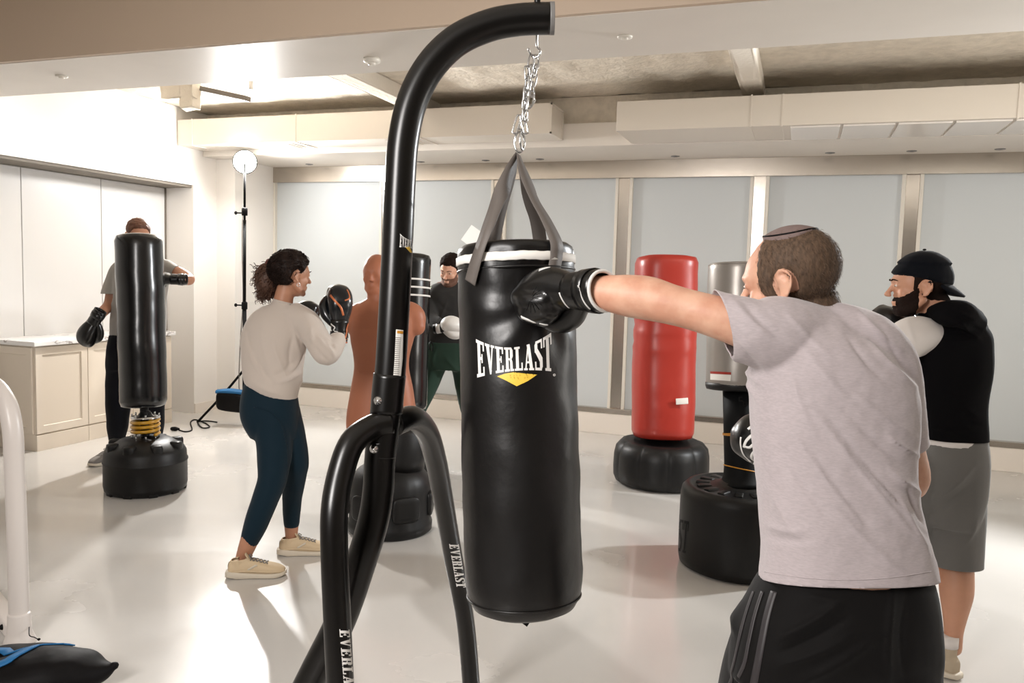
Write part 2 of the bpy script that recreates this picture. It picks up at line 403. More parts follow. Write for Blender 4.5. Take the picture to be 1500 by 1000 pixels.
def shoe(parent, heel, toe, up_m, sole_m, lace_m, s=1.0, high=False, pitch=0.0, label=None, name='shoe', sock=None):
    heel = Vector(heel); d = Vector(toe)-heel; L = d.length; d = d.normalized(); zz = Vector((0,0,1))
    xr = d.cross(zz).normalized(); M = Matrix((xr, d, zz)).transposed()
    if pitch: # heel lifted, turning about the ball of the foot
        q = Matrix.Rotation(-pitch, 3, xr); piv = heel+d*(L*.78)
        def P(x,y,z): return piv+q@(heel+M@Vector((x,y,z))-piv)
        Mq = q@M
    else:
        def P(x,y,z): return heel+M@Vector((x,y,z))
        Mq = M
    k = L/.285
    S = [(-.008,.022,.034),(.006,.036,.040),(.05,.043,.038),(.10,.040,.030),(.15,.044,.027),(.20,.052,.026),(.235,.051,.026),(.265,.040,.027),(.282,.022,.030),(.287,.008,.032)]
    bm = BM(); R = []
    for y,w,h in S:
        lo = 0.0 if .02 < y < .25 else (.008 if y<.02 else min((y-.25)*.35,.012))
        if high: h = .028
        c = P(0,y*k,(lo+h)/2); R.append(ring(c, Mq@Vector((w*k,0,0)), Mq@Vector((0,0,(h-lo)/2)), 24, 6))
    rings_to_mesh(bm, R); 
    bm2 = BM()
    U = [(.006,.024,.05),(.02,.032,.062),(.06,.036,.066),(.10,.036,.070),(.14,.040,.064),(.18,.045,.050),(.22,.046,.040),(.255,.038,.030),(.278,.018,.018)]
    loft(bm2, [(P(0,y*k,.018+h*.5), Mq@Vector((w*k,0,0)), Mq@Vector((0,0,h*.5+.006))) for y,w,h in U], 3, 24, 2.6)
    top = .135 if high else .095
    limb(bm2, [P(0,.055*k,.04),P(0,.052*k,.075),P(0,.05*k,top)], [.036,.036,.038], 20, ends=False)
    limb(bm2, [P(0,.10*k,.075),P(0,.075*k,.098),P(0,.085*k,top+.01)], [.03,.03,.018], 14, flat=.8)
    me = fuse(bm2, .005, 4); cut(me, P(0,.05*k,top), Mq@Vector((0,-.12,1)).normalized(), .17)
    sh = finish(name, me, up_m, parent); thicken(sh, .004)
    if label: sh['label'] = label
    sl = obj('sole', bm, sole_m, sh); sl['label'] = 'pale rubber sole'
    t = bvh(me) if parent is None else None
    tu = bvh(sh); bm = BM()
    def top_(x,y):
        h = tu.ray_cast(P(x,y*k,.3), -(Mq@Vector((0,0,1)))); return h[0] if h[0] is not None else P(x,y*k,.08)
    for i in range(5):
        y = .112+.017*i
        for s_ in (1,-1): ribbon(bm, tu, [top_(-.022*s_,y),top_(-.01*s_,y+.004),top_(.01*s_,y+.011),top_(.022*s_,y+.014)], .0055, .001, 4, .0022)
    tube(bm, [top_(0,.112),P(.012,.105*k,.112),P(.024,.115*k,.10),P(.010,.112*k,.10),top_(0,.112)], .0022, 6, 3, ends=True)
    tube(bm, [top_(0,.112),P(-.012,.105*k,.112),P(-.026,.118*k,.098),P(-.010,.112*k,.10)], .0022, 6, 3, ends=True)
    lc = obj('laces', bm, lace_m, sh)
    bm = BM(); limb(bm, [P(0,.118*k,.078),P(0,.100*k,.100),P(0,.088*k,top+.022)], [.018,.021,.017], 14, flat=.28, up=Mq@Vector((0,1,1))); obj('tongue', bm, up_m, sh)
    if not high:
        for sg in (-1,1):
            bm = BM()
            ribbon(bm, tu, [P(sg*.06,.10*k,.045),P(sg*.06,.125*k,.065),P(sg*.05,.145*k,.08)], .010, .0006, 5, .0018)
            obj('side_overlay', bm, sole_m, sh)
            bm = BM(); ribbon(bm, tu, [P(sg*.05,.02*k,.035),P(sg*.055,.07*k,.038),P(sg*.06,.15*k,.034),P(sg*.06,.21*k,.032),P(sg*.03,.30*k,.03)], .012, .0004, 6, .0022)
            obj('mudguard', bm, up_m, sh)
        bm = BM(); ribbon(bm, tu, [P(0,-.05,.035),P(0,-.05,.06),P(0,-.04,.085)], .022, .0006, 5, .002); o_ = obj('heel_counter', bm, lace_m, sh)
    return sh, P
# ------------------------------------------------------------------ materials of the place
M_ = {}
M_['wall'] = mat('white_paint', (238,234,229), .55, bump=.05, bscale=120)
M_['wall2'] = mat('warm_white_paint', (232,224,214), .5, bump=.04, bscale=120)
M_['soffit'] = mat('soffit_paint', (228,221,212), .45, bump=.05, bscale=60, var=.03, vscale=3)
M_['raw'] = mat('sprayed_fireproofing', (226,216,200), .95, bump=.7, bscale=30, bdist=.012, var=.12, vscale=14, detail=8)
M_['ductp'] = mat('painted_duct_metal', (222,214,203), .42, bump=.03, bscale=20)
M_['floor'] = mat('glossy_epoxy_floor', (200,196,191), .15, var=.05, vscale=1.3, detail=8, bump=.22, bscale=7, bdist=.003, rvar=.16, spec=.5, coat=.35, coatr=.07)
M_['steel'] = mat('brushed_stainless', (186,178,168), .24, metal=.95, bump=.05, bscale=60, stretch=(.05,1,30))
M_['shade'] = mat('pale_roller_shade', (202,207,209), .6, bump=.04, bscale=3, bdist=.01)
M_['frame'] = mat('cream_window_frame', (222,216,205), .35)
M_['panel'] = mat('white_lacquer_panel', (228,226,224), .35)
M_['gap'] = mat('dark_gap', (120,112,102), .7)
M_['cab'] = mat('cream_cabinet_paint', (222,210,194), .42)
def marble():
    m = mat('veined_white_marble', (236,234,232), .18); N = m.node_tree.nodes; L = m.node_tree.links; b = N['Principled BSDF']
    tc = N.new('ShaderNodeTexCoord'); n = N.new('ShaderNodeTexNoise'); n.inputs['Scale'].default_value = 1.1; n.inputs['Detail'].default_value = 8; n.inputs['Distortion'].default_value = 1.6
    L.new(tc.outputs['Object'], n.inputs['Vector'])
    r = N.new('ShaderNodeValToRGB'); e = r.color_ramp.elements; e[0].position = .49; e[0].color = s2l((238,236,234)); e[1].position = .51; e[1].color = s2l((238,236,234))
    k = e.new(.5); k.color = s2l((150,142,136)); L.new(n.outputs['Fac'], r.inputs[0]); L.new(r.outputs[0], b.inputs['Base Color']); return m
M_['marble'] = marble()
M_['bltube'] = mat('black_powder_coated_steel', (9,7,6), .28, spec=.42)
M_['chrome'] = mat('bright_zinc_steel', (205,205,205), .18, metal=1)
M_['capgrey'] = mat('grey_end_cap', (120,118,116), .45)
M_['leather'] = mat('black_bag_vinyl', (9,7,7), .38, bump=.28, bscale=34, bdist=.003, spec=.5, detail=7)
M_['leather2'] = mat('smooth_black_vinyl', (8,8,10), .25, bump=.12, bscale=9, bdist=.006, coat=.3, coatr=.15)
M_['print'] = mat('white_print', (235,232,228), .5)
M_['yellow'] = mat('yellow_print', (236,196,72), .5)
M_['web'] = mat('grey_nylon_webbing', (98,91,86), .6, bump=.5, bscale=220, bdist=.001)
M_['paper'] = mat('white_paper', (235,232,226), .7)
M_['plastic'] = mat('black_moulded_plastic', (12,11,11), .45, spec=.35, bump=.08, bscale=150)
M_['red'] = mat('red_bag_vinyl', (162,46,34), .36, bump=.15, bscale=7, bdist=.008)
M_['silver'] = mat('silver_vinyl', (158,152,146), .32, metal=.45, bump=.2, bscale=8, bdist=.006)
M_['neck'] = mat('dark_foam_post', (14,15,17), .6, spec=.15)
M_['orange'] = mat('orange_ring', (205,140,40), .4)
M_['mann'] = mat('terracotta_vinyl', (164,102,74), .5, bump=.1, bscale=60)
M_['amber'] = mat('amber_coil', (190,140,30), .3, coat=.5)
M_['eyewhite'] = mat('eye_white', (225,215,208), .15)
M_['skin'] = mat('fair_skin', (218,172,146), .52, sss=.1, bump=.3, bscale=130, bdist=.0015, rgb2=(202,148,122), vscale=22)
M_['skin2'] = mat('tan_skin', (198,146,118), .5, sss=.08, bump=.1, bscale=90, var=.07, vscale=18)
M_['skin3'] = mat('brown_skin', (184,132,104), .5, sss=.08, bump=.1, bscale=90, var=.07, vscale=18)
M_['tee'] = mat('lilac_grey_heather_jersey', (186,175,177), .9, sheen=.25, bump=.25, bscale=260, bdist=.0006, var=.11, vscale=260, stretch=(.35,.35,1.6), detail=2)
M_['teegrey'] = mat('grey_jersey', (150,146,140), .9, sheen=.2)
M_['tee_dark'] = mat('charcoal_jersey', (52,51,50), .9, spec=.15, sheen=.1, bump=.2, bscale=40)
M_['white_cloth'] = mat('white_jersey', (215,208,203), .85, sheen=.2)
M_['sweat'] = mat('stone_sweatshirt_fleece', (196,184,174), .9, sheen=.3, bump=.2, bscale=120, bdist=.001)
M_['legging'] = mat('teal_leggings', (12,34,46), .75, spec=.15, sheen=.1)
M_['black_pants'] = mat('black_joggers', (11,11,17), .9, spec=.15, sheen=.05)
M_['green'] = mat('green_track_pants', (46,66,55), .8, spec=.15, sheen=.1)
M_['shorts_black'] = mat('black_sport_shorts', (10,8,8), .75, spec=.15, sheen=.08, bump=.2, bscale=40)
M_['stripe'] = mat('grey_side_stripe', (48,44,46), .5)
M_['shorts_grey'] = mat('grey_fleece_shorts', (104,102,99), .9, spec=.15, sheen=.2, bump=.2, bscale=90)
M_['vest'] = mat('black_sleeveless_hoodie', (8,7,9), .95, spec=.12)
M_['hair'] = mat('dark_brown_hair', (98,76,58), .75, var=.45, vscale=160, bump=.6, bscale=160, bdist=.002, stretch=(1,1,.3))
M_['hair_auburn'] = mat('auburn_hair', (104,64,42), .6, var=.3, vscale=120, bump=.5, bscale=120)
M_['hair_black'] = mat('dark_curly_hair', (36,24,19), .55, spec=.15, var=.4, vscale=90, bump=.6, bscale=90)
M_['curl'] = mat('brown_curls', (88,58,42), .6, var=.3, vscale=60)
M_['beard'] = mat('dark_beard', (34,22,17), .9, spec=.15, var=.35, vscale=200, bump=.6, bscale=200)
M_['glove_black'] = mat('black_glove_leather', (8,7,7), .3, bump=.25, bscale=60, bdist=.001, coat=.2)
M_['glove_teal'] = mat('petrol_black_glove_leather', (12,15,20), .25, coat=.3)
M_['copper'] = mat('copper_glove_piping', (196,112,70), .35, metal=.3)
M_['glove_white'] = mat('white_glove_leather', (222,220,216), .35)
M_['beige'] = mat('beige_suede_mesh', (204,182,150), .8, bump=.3, bscale=160)
M_['sole'] = mat('cream_rubber', (205,194,176), .6)
M_['greige'] = mat('grey_knit', (120,114,108), .8)
M_['canvas'] = mat('stone_canvas', (176,160,138), .85, bump=.3, bscale=200)
M_['kippah'] = mat('mauve_grey_kippah_cloth', (122,104,100), .8, bump=.3, bscale=160)
M_['black'] = mat('matt_black', (9,8,9), .6, spec=.15)
M_['cap'] = mat('navy_black_cap_cotton', (8,11,18), .9, spec=.15, sheen=.05)
M_['whitetube'] = mat('white_powder_coated_steel', (214,206,200), .35)
M_['blue'] = mat('blue_webbing', (12,96,150), .6)
M_['bagcloth'] = mat('black_nylon_cloth', (10,8,9), .6, spec=.15, bump=.3, bscale=30)
# ------------------------------------------------------------------ the room
XL, XN, YB, ZS = -5.94, -6.3, 7.8, 2.68
XR, YF, ZR = 5.0, -6.0, 3.12
bm = BM(); box(bm, XN-.2,XR+.1,YF-.1,YB+.2,-.1,0); struct('floor', bm, M_['floor'])
bm = BM(); bmesh.ops.create_grid(bm, x_segments=220, y_segments=160, size=.5)
for v in bm.verts:
    v.co = Vector(((XN-.2)+(v.co.x+.5)*(XR+.1-XN+.2), (YF-.1)+(v.co.y+.5)*(YB+.2-YF+.1), ZR))
    if 4 < v.co.y < 7.5: v.co.z -= .015*noise.noise(v.co*5)+.012*noise.noise(v.co*13)
o = struct('ceiling', bm, M_['raw'], True); s = o.modifiers.new('s','SOLIDIFY'); s.thickness = .1; s.offset = 1
# left wall with its niche
bm = BM(); box(bm, XN-.2,XL,6.78,7.13,0,ZR); box(bm, XN-.2,XL,YF,6.78,2.37,ZR); box(bm, XN-.2,XN-.03,YF,6.78,0,2.37); box(bm, XN-.2,-5.70,7.13,YB+.2,0,ZR)
struct('wall_left', bm, M_['wall'])
bm = BM(); box(bm, -5.70,XR,YB+.06,YB+.2,0,ZR); box(bm, -5.70,XR,YB-.03,YB+.06,0,.205, .004); struct('wall_back', bm, M_['wall2'])
bm = BM(); box(bm, XR,XR+.1,YF,YB,0,ZR); struct('wall_right', bm, M_['wall'])
bm = BM(); box(bm, XN-.1,XR,YF-.1,YF,0,ZR); struct('wall_front', bm, mat('unlit_end_grey',(120,112,104),.7))  # unseen wall; the dimness of the unlit room end is put into its grey
# soffits
bm = BM(); box(bm, XL,XR,3.56,4.25,2.70,ZR); struct('trim_1', bm, M_['soffit'])
bm = BM(); box(bm, XL,XR,3.53,3.56,2.703,ZR); struct('trim_11', bm, mat('tan_fascia',(206,186,166),.5))  # near face of the front soffit as its own thin tan slab
bm = BM(); box(bm, XL,XR,6.92,YB+.06,2.68,2.88, .004); struct('trim_2', bm, M_['soffit'])
bm = BM(); box(bm, XL,XR,7.0,YB+.06,2.88,ZR); struct('trim_3', bm, M_['raw'])
# structural beams under the raw ceiling
for i,(x0,x1) in enumerate(((-.52,-.36),(-3.45,-3.27),(2.5,2.66))):
    bm = BM(); box(bm, x0,x1,4.25,7.0,3.0,ZR, .01)
    bmesh.ops.subdivide_edges(bm, edges=bm.edges, cuts=6)
    for v in bm.verts: v.co += Vector((noise.noise(v.co*9),0,noise.noise(v.co*7)))*.008
    struct('trim_%d'%(4+i), bm, mat('rough_painted_beam', (226,218,205), .8, bump=.6, bscale=30, bdist=.01))
# stainless header and bottom rail, mullions, window shades
bm = BM(); box(bm, -5.70,XR,YB-.02,YB+.06,2.51,2.68, .003); struct('trim_7', bm, M_['steel'])
bm = BM(); box(bm, -5.70,XR,YB-.035,YB+.06,.205,.255, .003); struct('trim_8', bm, M_['steel'])
mx = [-4.26,-2.97,-1.67,-.41,.86,2.12,3.38]; edges_ = [-5.70]+mx+[XR]
for i in range(len(mx)+1):
    x0 = edges_[i]+(.085 if i else .02); x1 = edges_[i+1]-(.085 if i < len(mx) else 0)
    bm = BM(); box(bm, x0,x1,YB+.035,YB+.055,.25,2.52)
    w = struct('window_%d'%(i+1), bm, M_['shade'])
    if i == 0:
        bm = BM(); box(bm, -5.70,-5.68,YB-.01,YB+.055,.25,2.6,.003); f = obj('window_frame', bm, M_['frame'], w, False)
    if i < len(mx):
        m_ = mx[i]; bm = BM(); box(bm, m_-.085,m_-.055,YB,YB+.055,.25,2.52,.003); box(bm, m_+.055,m_+.085,YB,YB+.055,.25,2.52,.003)
        obj('window_frame', bm, M_['frame'], w, False)
        bm = BM(); box(bm, m_-.055,m_+.055,YB+.008,YB+.055,.25,2.52,.003); g = obj('mullion', bm, M_['steel'], w, False)
bm = BM(); box(bm, XL,XL+.015,6.78,7.13,0,.10); box(bm, -5.94,-5.70,7.115,7.13,0,.10); struct('baseboard_left', bm, M_['wall2'])
# niche: three tall lacquered panels
ye = [3.3,4.2,5.12,5.955,6.77]
pl = ['white tall wall panel in the niche, mostly cut by the left frame edge','white tall wall panel left of the two seams above the counter','white tall wall panel directly behind the black bag and the grey T-shirt man','white tall wall panel at the right end of the niche, next to the reveal']
for i in range(4):
    if i == 0: continue
    bm = BM(); box(bm, XN-.03,XN,ye[i]+.004,ye[i+1]-.004,.02,2.34, .003)
    solo('wall_panel', bm, M_['panel'], ['','white tall wall panel at the far left edge of the picture, left of the first seam','white tall wall panel between the two vertical seams, above the marble counter','white tall wall panel at the right end of the niche behind the head of the man'][i], 'panel', 'tall panels in the niche', False)
bm = BM(); box(bm, XN,XL-.02,YF,6.78,2.345,2.37); struct('trim_9', bm, M_['gap'])
bm = BM(); box(bm, XN-.001,XN+.012,6.765,6.78,0,2.345); struct('trim_10', bm, M_['gap'])
# base cabinets
def cabinet(y0, y1, label, doors):
    t = thing('base_cabinet', label, 'cabinet', (-6.04,(y0+y1)/2,0), 'cream base cabinets')
    bm = BM(); box(bm, -6.28,-5.81,y0,y1,0,.86, .002); obj('body', bm, M_['cab'], t, False)
    bm = BM(); box(bm, -5.812,-5.79,y0,y1-.003,.0,.13, .002); obj('plinth', bm, M_['cab'], t, False)
    for a,b in doors:
        bm = BM(); box(bm, -5.812,-5.792,a+.003,b-.003,.14,.85, .002)
        f = [x for x in bm.faces if x.normal.x > .9 and x.calc_area() > .05]
        r = bmesh.ops.inset_region(bm, faces=f, thickness=.085); r2 = bmesh.ops.inset_region(bm, faces=f, thickness=.006, depth=-.008)
        obj('door', bm, M_['cab'], t, False)
    return t
c = cabinet(4.80,5.31,'cream base cabinet with panelled end, at the near end of the counter',[(4.80,5.31)])
bm = BM(); box(bm, -6.28,-5.82,4.784,4.802,.14,.85,.002)
f = [x for x in bm.faces if x.normal.y < -.9 and x.calc_area() > .05]; bmesh.ops.inset_region(bm, faces=f, thickness=.08); bmesh.ops.inset_region(bm, faces=f, thickness=.006, depth=-.008)
obj('end_panel', bm, M_['cab'], c, False)
cabinet(5.31,5.81,'middle cream base cabinet, behind the black trousers of the man',[(5.31,5.81)])
cabinet(5.81,6.30,'far cream base cabinet at the right end of the counter, behind the black bag',[(5.81,6.30)])
bm = BM(); box(bm, -6.30,-5.765,4.77,6.33,.862,.90, .006); solo('worktop', bm, M_['marble'], 'white veined marble worktop lying on the cream base cabinets', 'countertop', None, False)
# ducts
def duct(x0,x1,y0,y1,z0,z1,label,seams,end=False):
    t = thing('air_duct', label, 'duct', ((x0+x1)/2,(y0+y1)/2,z0), 'boxed ceiling ducts')
    bm = BM(); box(bm, x0,x1,y0,y1,z0,z1,.003); obj('casing', bm, M_['ductp'], t, False)
    for s in seams:
        bm = BM(); box(bm, s-.006,s+.006,y0-.006,y1+.004,z0-.006,z1+.006,.001); obj('seam', bm, M_['ductp'], t, False)
    if end:
        bm = BM(); k = .014
        box(bm, x1,x1+.012,y0,y1,z0,z0+k); box(bm, x1,x1+.012,y0,y1,z1-k,z1); box(bm, x1,x1+.012,y0,y0+k,z0,z1); box(bm, x1,x1+.012,y1-k,y1,z0,z1)
        obj('flange', bm, M_['ductp'], t, False)
    return t
t = duct(-5.93,-2.05,6.55,6.91,2.735,2.985,'long white boxed duct at the left, ending beside the chain of the heavy bag',[-5.75,-4.55,-3.25],True)
for i in range(2):
    bm = BM(); box(bm, -4.93+i*1.3,-4.64+i*1.3,6.6,6.86,2.729,2.736)
    for k in range(7): box(bm, -4.9+i*1.3+k*.035,-4.9+i*1.3+k*.035+.012,6.6,6.86,2.722,2.732)
    obj('grille', bm, M_['ductp'], t, False)
t = duct(-1.43,3.6,6.3,6.91,2.69,2.915,'long white boxed duct at the right with glossy panels underneath',[-.42,-.2,1.3,2.6])
for k in range(9):
    bm = BM(); x = -.14+.36*k; box(bm, x,x+.34,6.33,6.88,2.676,2.69,.003); obj('panel', bm, mat('glossy_panel',(235,230,224),.2), t, False)
# hanging stub at the left ceiling, pipes at the right
t = thing('pipe_bracket', 'rough white pipe sleeve and bracket hanging from the raw ceiling at upper left', 'bracket', (-4.95,5.5,2.8))
bm = BM(); box(bm, -5.12,-4.79,5.46,5.56,2.93,3.11,.01); box(bm, -4.93,-4.79,5.46,5.56,2.84,3.11,.01)
bmesh.ops.subdivide_edges(bm, edges=bm.edges, cuts=5)
for v in bm.verts: v.co += Vector((noise.noise(v.co*15),noise.noise(v.co*17+Vector((3,0,0))),noise.noise(v.co*12)))*.018
obj('sleeve', bm, mat('rough_plaster',(222,212,196),.9,bump=.6,bscale=30,bdist=.01), t)
bm = BM(); box(bm, -4.76,-4.3,5.52,5.60,2.99,3.03,.004, Matrix.Translation((-4.76,5.5,3.05))@Matrix.Rotation(.22,4,'Y')@Matrix.Translation((4.76,-5.5,-3.05))); obj('dark_plate', bm, M_['gap'], t, False)
bm = BM(); tube(bm, [(-4.28,5.55,3.11),(-4.28,5.55,3.06),(-4.28,5.55,2.98)], .018, 10); obj('rod', bm, M_['soffit'], t)
t = thing('pipe', 'thin white sprinkler pipe bending down from the raw ceiling at upper right', 'pipe', tuple(W(1460,95,6.3)))
bm = BM(); a = W(1455,92,6.2); b_ = W(1488,45,5.6); tube(bm, [a, a.lerp(b_,.5), b_], .022, 14); obj('slanted_pipe', bm, M_['ductp'], t)
bm = BM(); tube(bm, [a, a+Vector((0,0,.1)), a+Vector((0,0,3.11-a.z))], .014, 12); obj('drop_rod', bm, M_['ductp'], t)
bm = BM(); ell(bm, a, .03,.03,.025); obj('joint', bm, M_['ductp'], t)
# sprinkler heads and recessed lights
def disc_thing(name, x, y, z, r, label, cat, group, m, h=.012):
    t = thing(name, label, cat, (x,y,z-h), group)
    bm = BM(); lathe(bm, [(r*.55,-h*.2),(r,0),(r*1.03,h*.5),(r*1.03,h)], (x,y,z-h), 28); obj('cover', bm, m, t)
    bm = BM(); lathe(bm, [(r*.2,-h*.9),(r*.45,-h*.7),(r*.5,-h*.1)], (x,y,z-h), 20); obj('centre', bm, m, t)
for x,y,r,l in ((-2.27,3.97,.045,'round white detector on the soffit left of the black tube'),(-.86,3.90,.035,'round white sprinkler cover on the soffit right of the chain'),(-4.4,3.87,.035,'round white sprinkler cover on the soffit at upper left')):
    disc_thing('sprinkler_cover', x,y,2.70,r,l,'sprinkler cover','soffit covers',M_['frame'], .02 if r>.04 else .008)
for x,l in ((-3.76,'tiny recessed ceiling light just right of the black tube'),(-3.04,'tiny recessed ceiling light left of the grey straps'),(-2.47,'tiny recessed ceiling light right of the grey straps'),(-1.16,'tiny recessed ceiling light above the red bag'),(.17,'tiny recessed ceiling light above the head of the punching man'),(.81,'tiny recessed ceiling light above the man in the cap, second from the right'),(1.46,'tiny recessed ceiling light nearest the right edge'),(-5.1,'tiny recessed ceiling light beside the studio lamp')):
    disc_thing('recessed_light', x,7.6,2.682,.04,l,'ceiling light','recessed lights in the window soffit',M_['capgrey'],.006)
# ------------------------------------------------------------------ things
def G(px, d, z=0.0):
    a = (px-750)/F; b = ((z-CAMH)/d-FW.z-RT.z*a)/UP.z
    return CP+(FW+RT*a+UP*b)*d
def pxpoly(bm, tree, polys, d, px, py, cell=.004, lift=.0008):
    """printed shapes given in photo pixels round px,py"""
    org = W(px,py,d); ray = (org-CP).normalized()
    decal(bm, tree, [[(a-px, b-py) for a,b in p] for p in polys], org, RT*(d/F), -UP*(d/F), ray, cell, lift)
def pxword(bm, tree, txt, p00, p10, p01, d, arch=True, cell=.004, lift=.0008):
    """a word whose lower-left, lower-right and upper-left corners are photo points"""
    o = W(p00[0],p00[1],d); c = W((p10[0]+p01[0])/2,(p10[1]+p01[1])/2,d)
    decal(bm, tree, word(txt, arch), o, W(p10[0],p10[1],d)-o, W(p01[0],p01[1],d)-o, (c-CP).normalized(), cell, lift)
# --- black tube stand
S = thing('punch_bag_stand', 'black steel tube stand with curved arm carrying the hanging punch bag', 'stand', tuple(G(540,2.1)))
R_ = .0385
def mp(l): return [W(*p) for p in l]
bm = BM()
up_pts = mp([(557,668,2.0),(559,650,2.0),(567,590,2.0),(572,540,2.0),(578,440,2.0),(583,340,2.0),(586,270,2.0),(591,205,2.0),(604,148,2.0),(630,98,2.0),(668,60,2.0),(715,38,2.0),(760,29,2.0),(806,27,2.0)])
tube(bm, up_pts, R_, 32, 6); up = obj('upright', bm, M_['bltube'], S)
bm = BM(); a = W(806,27,2.0); b_ = W(812,27,2.0); tube(bm, [a-(b_-a)*.1, a.lerp(b_,.6), b_], .0392, 32, 2); c = obj('end_cap', bm, M_['capgrey'], S); c['label'] = 'grey plastic end cap'
bm = BM(); tube(bm, mp([(571,548,2.0),(568,578,2.0),(566,605,2.0)]), .0405, 32, 4); obj('collar', bm, M_['bltube'], S)
def tofloor(p, q):
    t = p.z/(q.z-p.z) if q.z != p.z else 0
    return p-(q-p)*t
rl = mp([(559,645,2.0),(556,680,2.0),(554,718,2.0),(547,762,2.0),(531,816,2.0),(499,908,2.02),(453,1000,2.05)])
d_ = (rl[-1]-rl[-2]).normalized(); rl.append(rl[-1]+d_*((rl[-1].z-.04)/-d_.z))
bm = BM(); tube(bm, rl, R_, 32, 6); obj('leg', bm, M_['bltube'], S)
ll = mp([(572,618,1.99),(545,626,1.97),(516,648,1.93),(499,694,1.90),(490,748,1.87),(490,816,1.86),(494,908,1.86),(498,1000,1.86)])
d_ = (ll[-1]-ll[-2]).normalized(); ll.append(ll[-1]+d_*((ll[-1].z-.04)/-d_.z)); rf = ll[-1]
bm = BM(); tube(bm, ll, .0318, 28, 6); lleg = obj('leg', bm, M_['bltube'], S)
rr = mp([(575,622,2.03),(604,612,2.1),(625,632,2.22),(638,672,2.36),(648,724,2.5),(664,816,2.7),(681.5,908,2.82),(690,1000,2.9)])
d_ = (rr[-1]-rr[-2]).normalized(); rr.append(rr[-1]+d_*((rr[-1].z-.03)/-d_.z))
bm = BM(); tube(bm, rr, .0318, 28, 6); rleg = obj('leg', bm, M_['bltube'], S)
for p in (rl[-1], ll[-1], rr[-1]):
    bm = BM(); lathe(bm, [(.05,0),(.052,.006),(.046,.03),(.036,.05)], (p.x,p.y,0), 28); obj('foot', bm, M_['bltube'], S)
for (x,y) in ((554,587),(548,658)):
    bm = BM(); c = W(x,y,1.958); Mx = Matrix.Translation(c)@FW.to_track_quat('Z','Y').to_matrix().to_4x4()
    lathe(bm, [(.011,.01),(.012,.004),(.008,.0),(.004,-.004),(.002,-.006)], (0,0,0), 20, xf=Mx); b1 = obj('bolt', bm, M_['chrome'], S); b1['label'] = 'bright steel bolt'
bm = BM(); a = W(787,8,2.0); tube(bm, [a+Vector((0,0,.0)), a+Vector((0,0,.02)), a+Vector((0,0,.05))], .008, 12); obj('eye_bolt', bm, M_['bltube'], S)
# printed marks on the stand
t_up, t_ll, t_rl = bvh(up), bvh(lleg), bvh(rleg)
bm = BM(); pxword(bm, t_up, 'EVERLAST', (585,362), (614,368), (586,342), 1.955, True, .003); o = obj('printed_word', bm, M_['print'], up, recalc=False); o['label'] = 'white printed maker name near the middle of the upright'
bm = BM(); pxpoly(bm, t_up, [[(594,362),(600,361),(604,370),(601,370)]], 1.955, 599, 365); obj('printed_mark', bm, M_['yellow'], up, recalc=False)
bm = BM(); pxpoly(bm, t_up, [[(580,482),(591,483),(590,525),(586,566),(575,566),(578,525)]], 1.955, 583, 525, lift=.0006); lb = obj('warning_label', bm, M_['paper'], up, recalc=False); lb['label'] = 'white paper label with an orange heading'
bm = BM(); pxpoly(bm, t_up, [[(582,484),(591,485),(590.5,489),(581.5,488)]], 1.955, 586, 487, .002, .0012); obj('label_heading', bm, M_['orange'], lb, recalc=False)
bm = BM()
for k in range(24):
    y = 494+k*2.9; x = 580.5-(y-482)*.06; pxpoly(bm, t_up, [[(x-.5,y),(x+8,y+.6),(x+8,y+1.3),(x-.5,y+.8)]], 1.955, x+4, y, .003, .0012)
obj('label_text_lines', bm, M_['web'], lb, recalc=False)
bm = BM(); pxword(bm, t_ll, 'EVERLAST', (497,921), (506,1030), (512,921), 1.82, False, .003); o = obj('printed_word', bm, M_['print'], lleg, recalc=False); o['label'] = 'white printed maker name running down the near leg'
bm = BM(); pxword(bm, t_rl, 'EVERLAST', (658,797), (669,861), (672,797), 2.65, False, .003); o = obj('printed_word', bm, M_['print'], rleg, recalc=False); o['label'] = 'white printed maker name running down the right leg'
# --- hanging bag
BT, BB = W(755,360,2.08), W(768,890,2.08)
ax = (BT-BB); BL = ax.length; ax.normalize(); bu = (HR-ax*HR.dot(ax)).normalized(); bv = ax.cross(bu)
MB = Matrix((bu,bv,ax)).transposed().to_4x4(); MB.translation = BB
H = thing('hanging_punch_bag', 'large black hanging punch bag with white lettering, straps at the top', 'punch bag', tuple(BB))
def bag_wob(a, z):
    w = 1+.006*math.sin(z*22+1.3*math.sin(a*2))*(.3+.7*math.sin(a*1.5+1)**2)+.004*math.sin(5*a+z*11)
    return w
bm = BM()
prof = [(.0,-.012),(.06,-.010),(.105,-.003),(.132,.010),(.1455,.034),(.150,.07)]+[(.1515-.00002*k,.10+.012*k) for k in range(60)]
zt = prof[-1][1]; prof += [(.1500,zt+.02),(.1490,BL-.075),(.1485,BL-.055),(.1492,BL-.04),(.1485,BL-.02),(.146,BL-.008),(.135,BL+.0),(.10,BL+.004),(.0,BL+.004)]
lathe(bm, prof, n=120, wob=bag_wob)
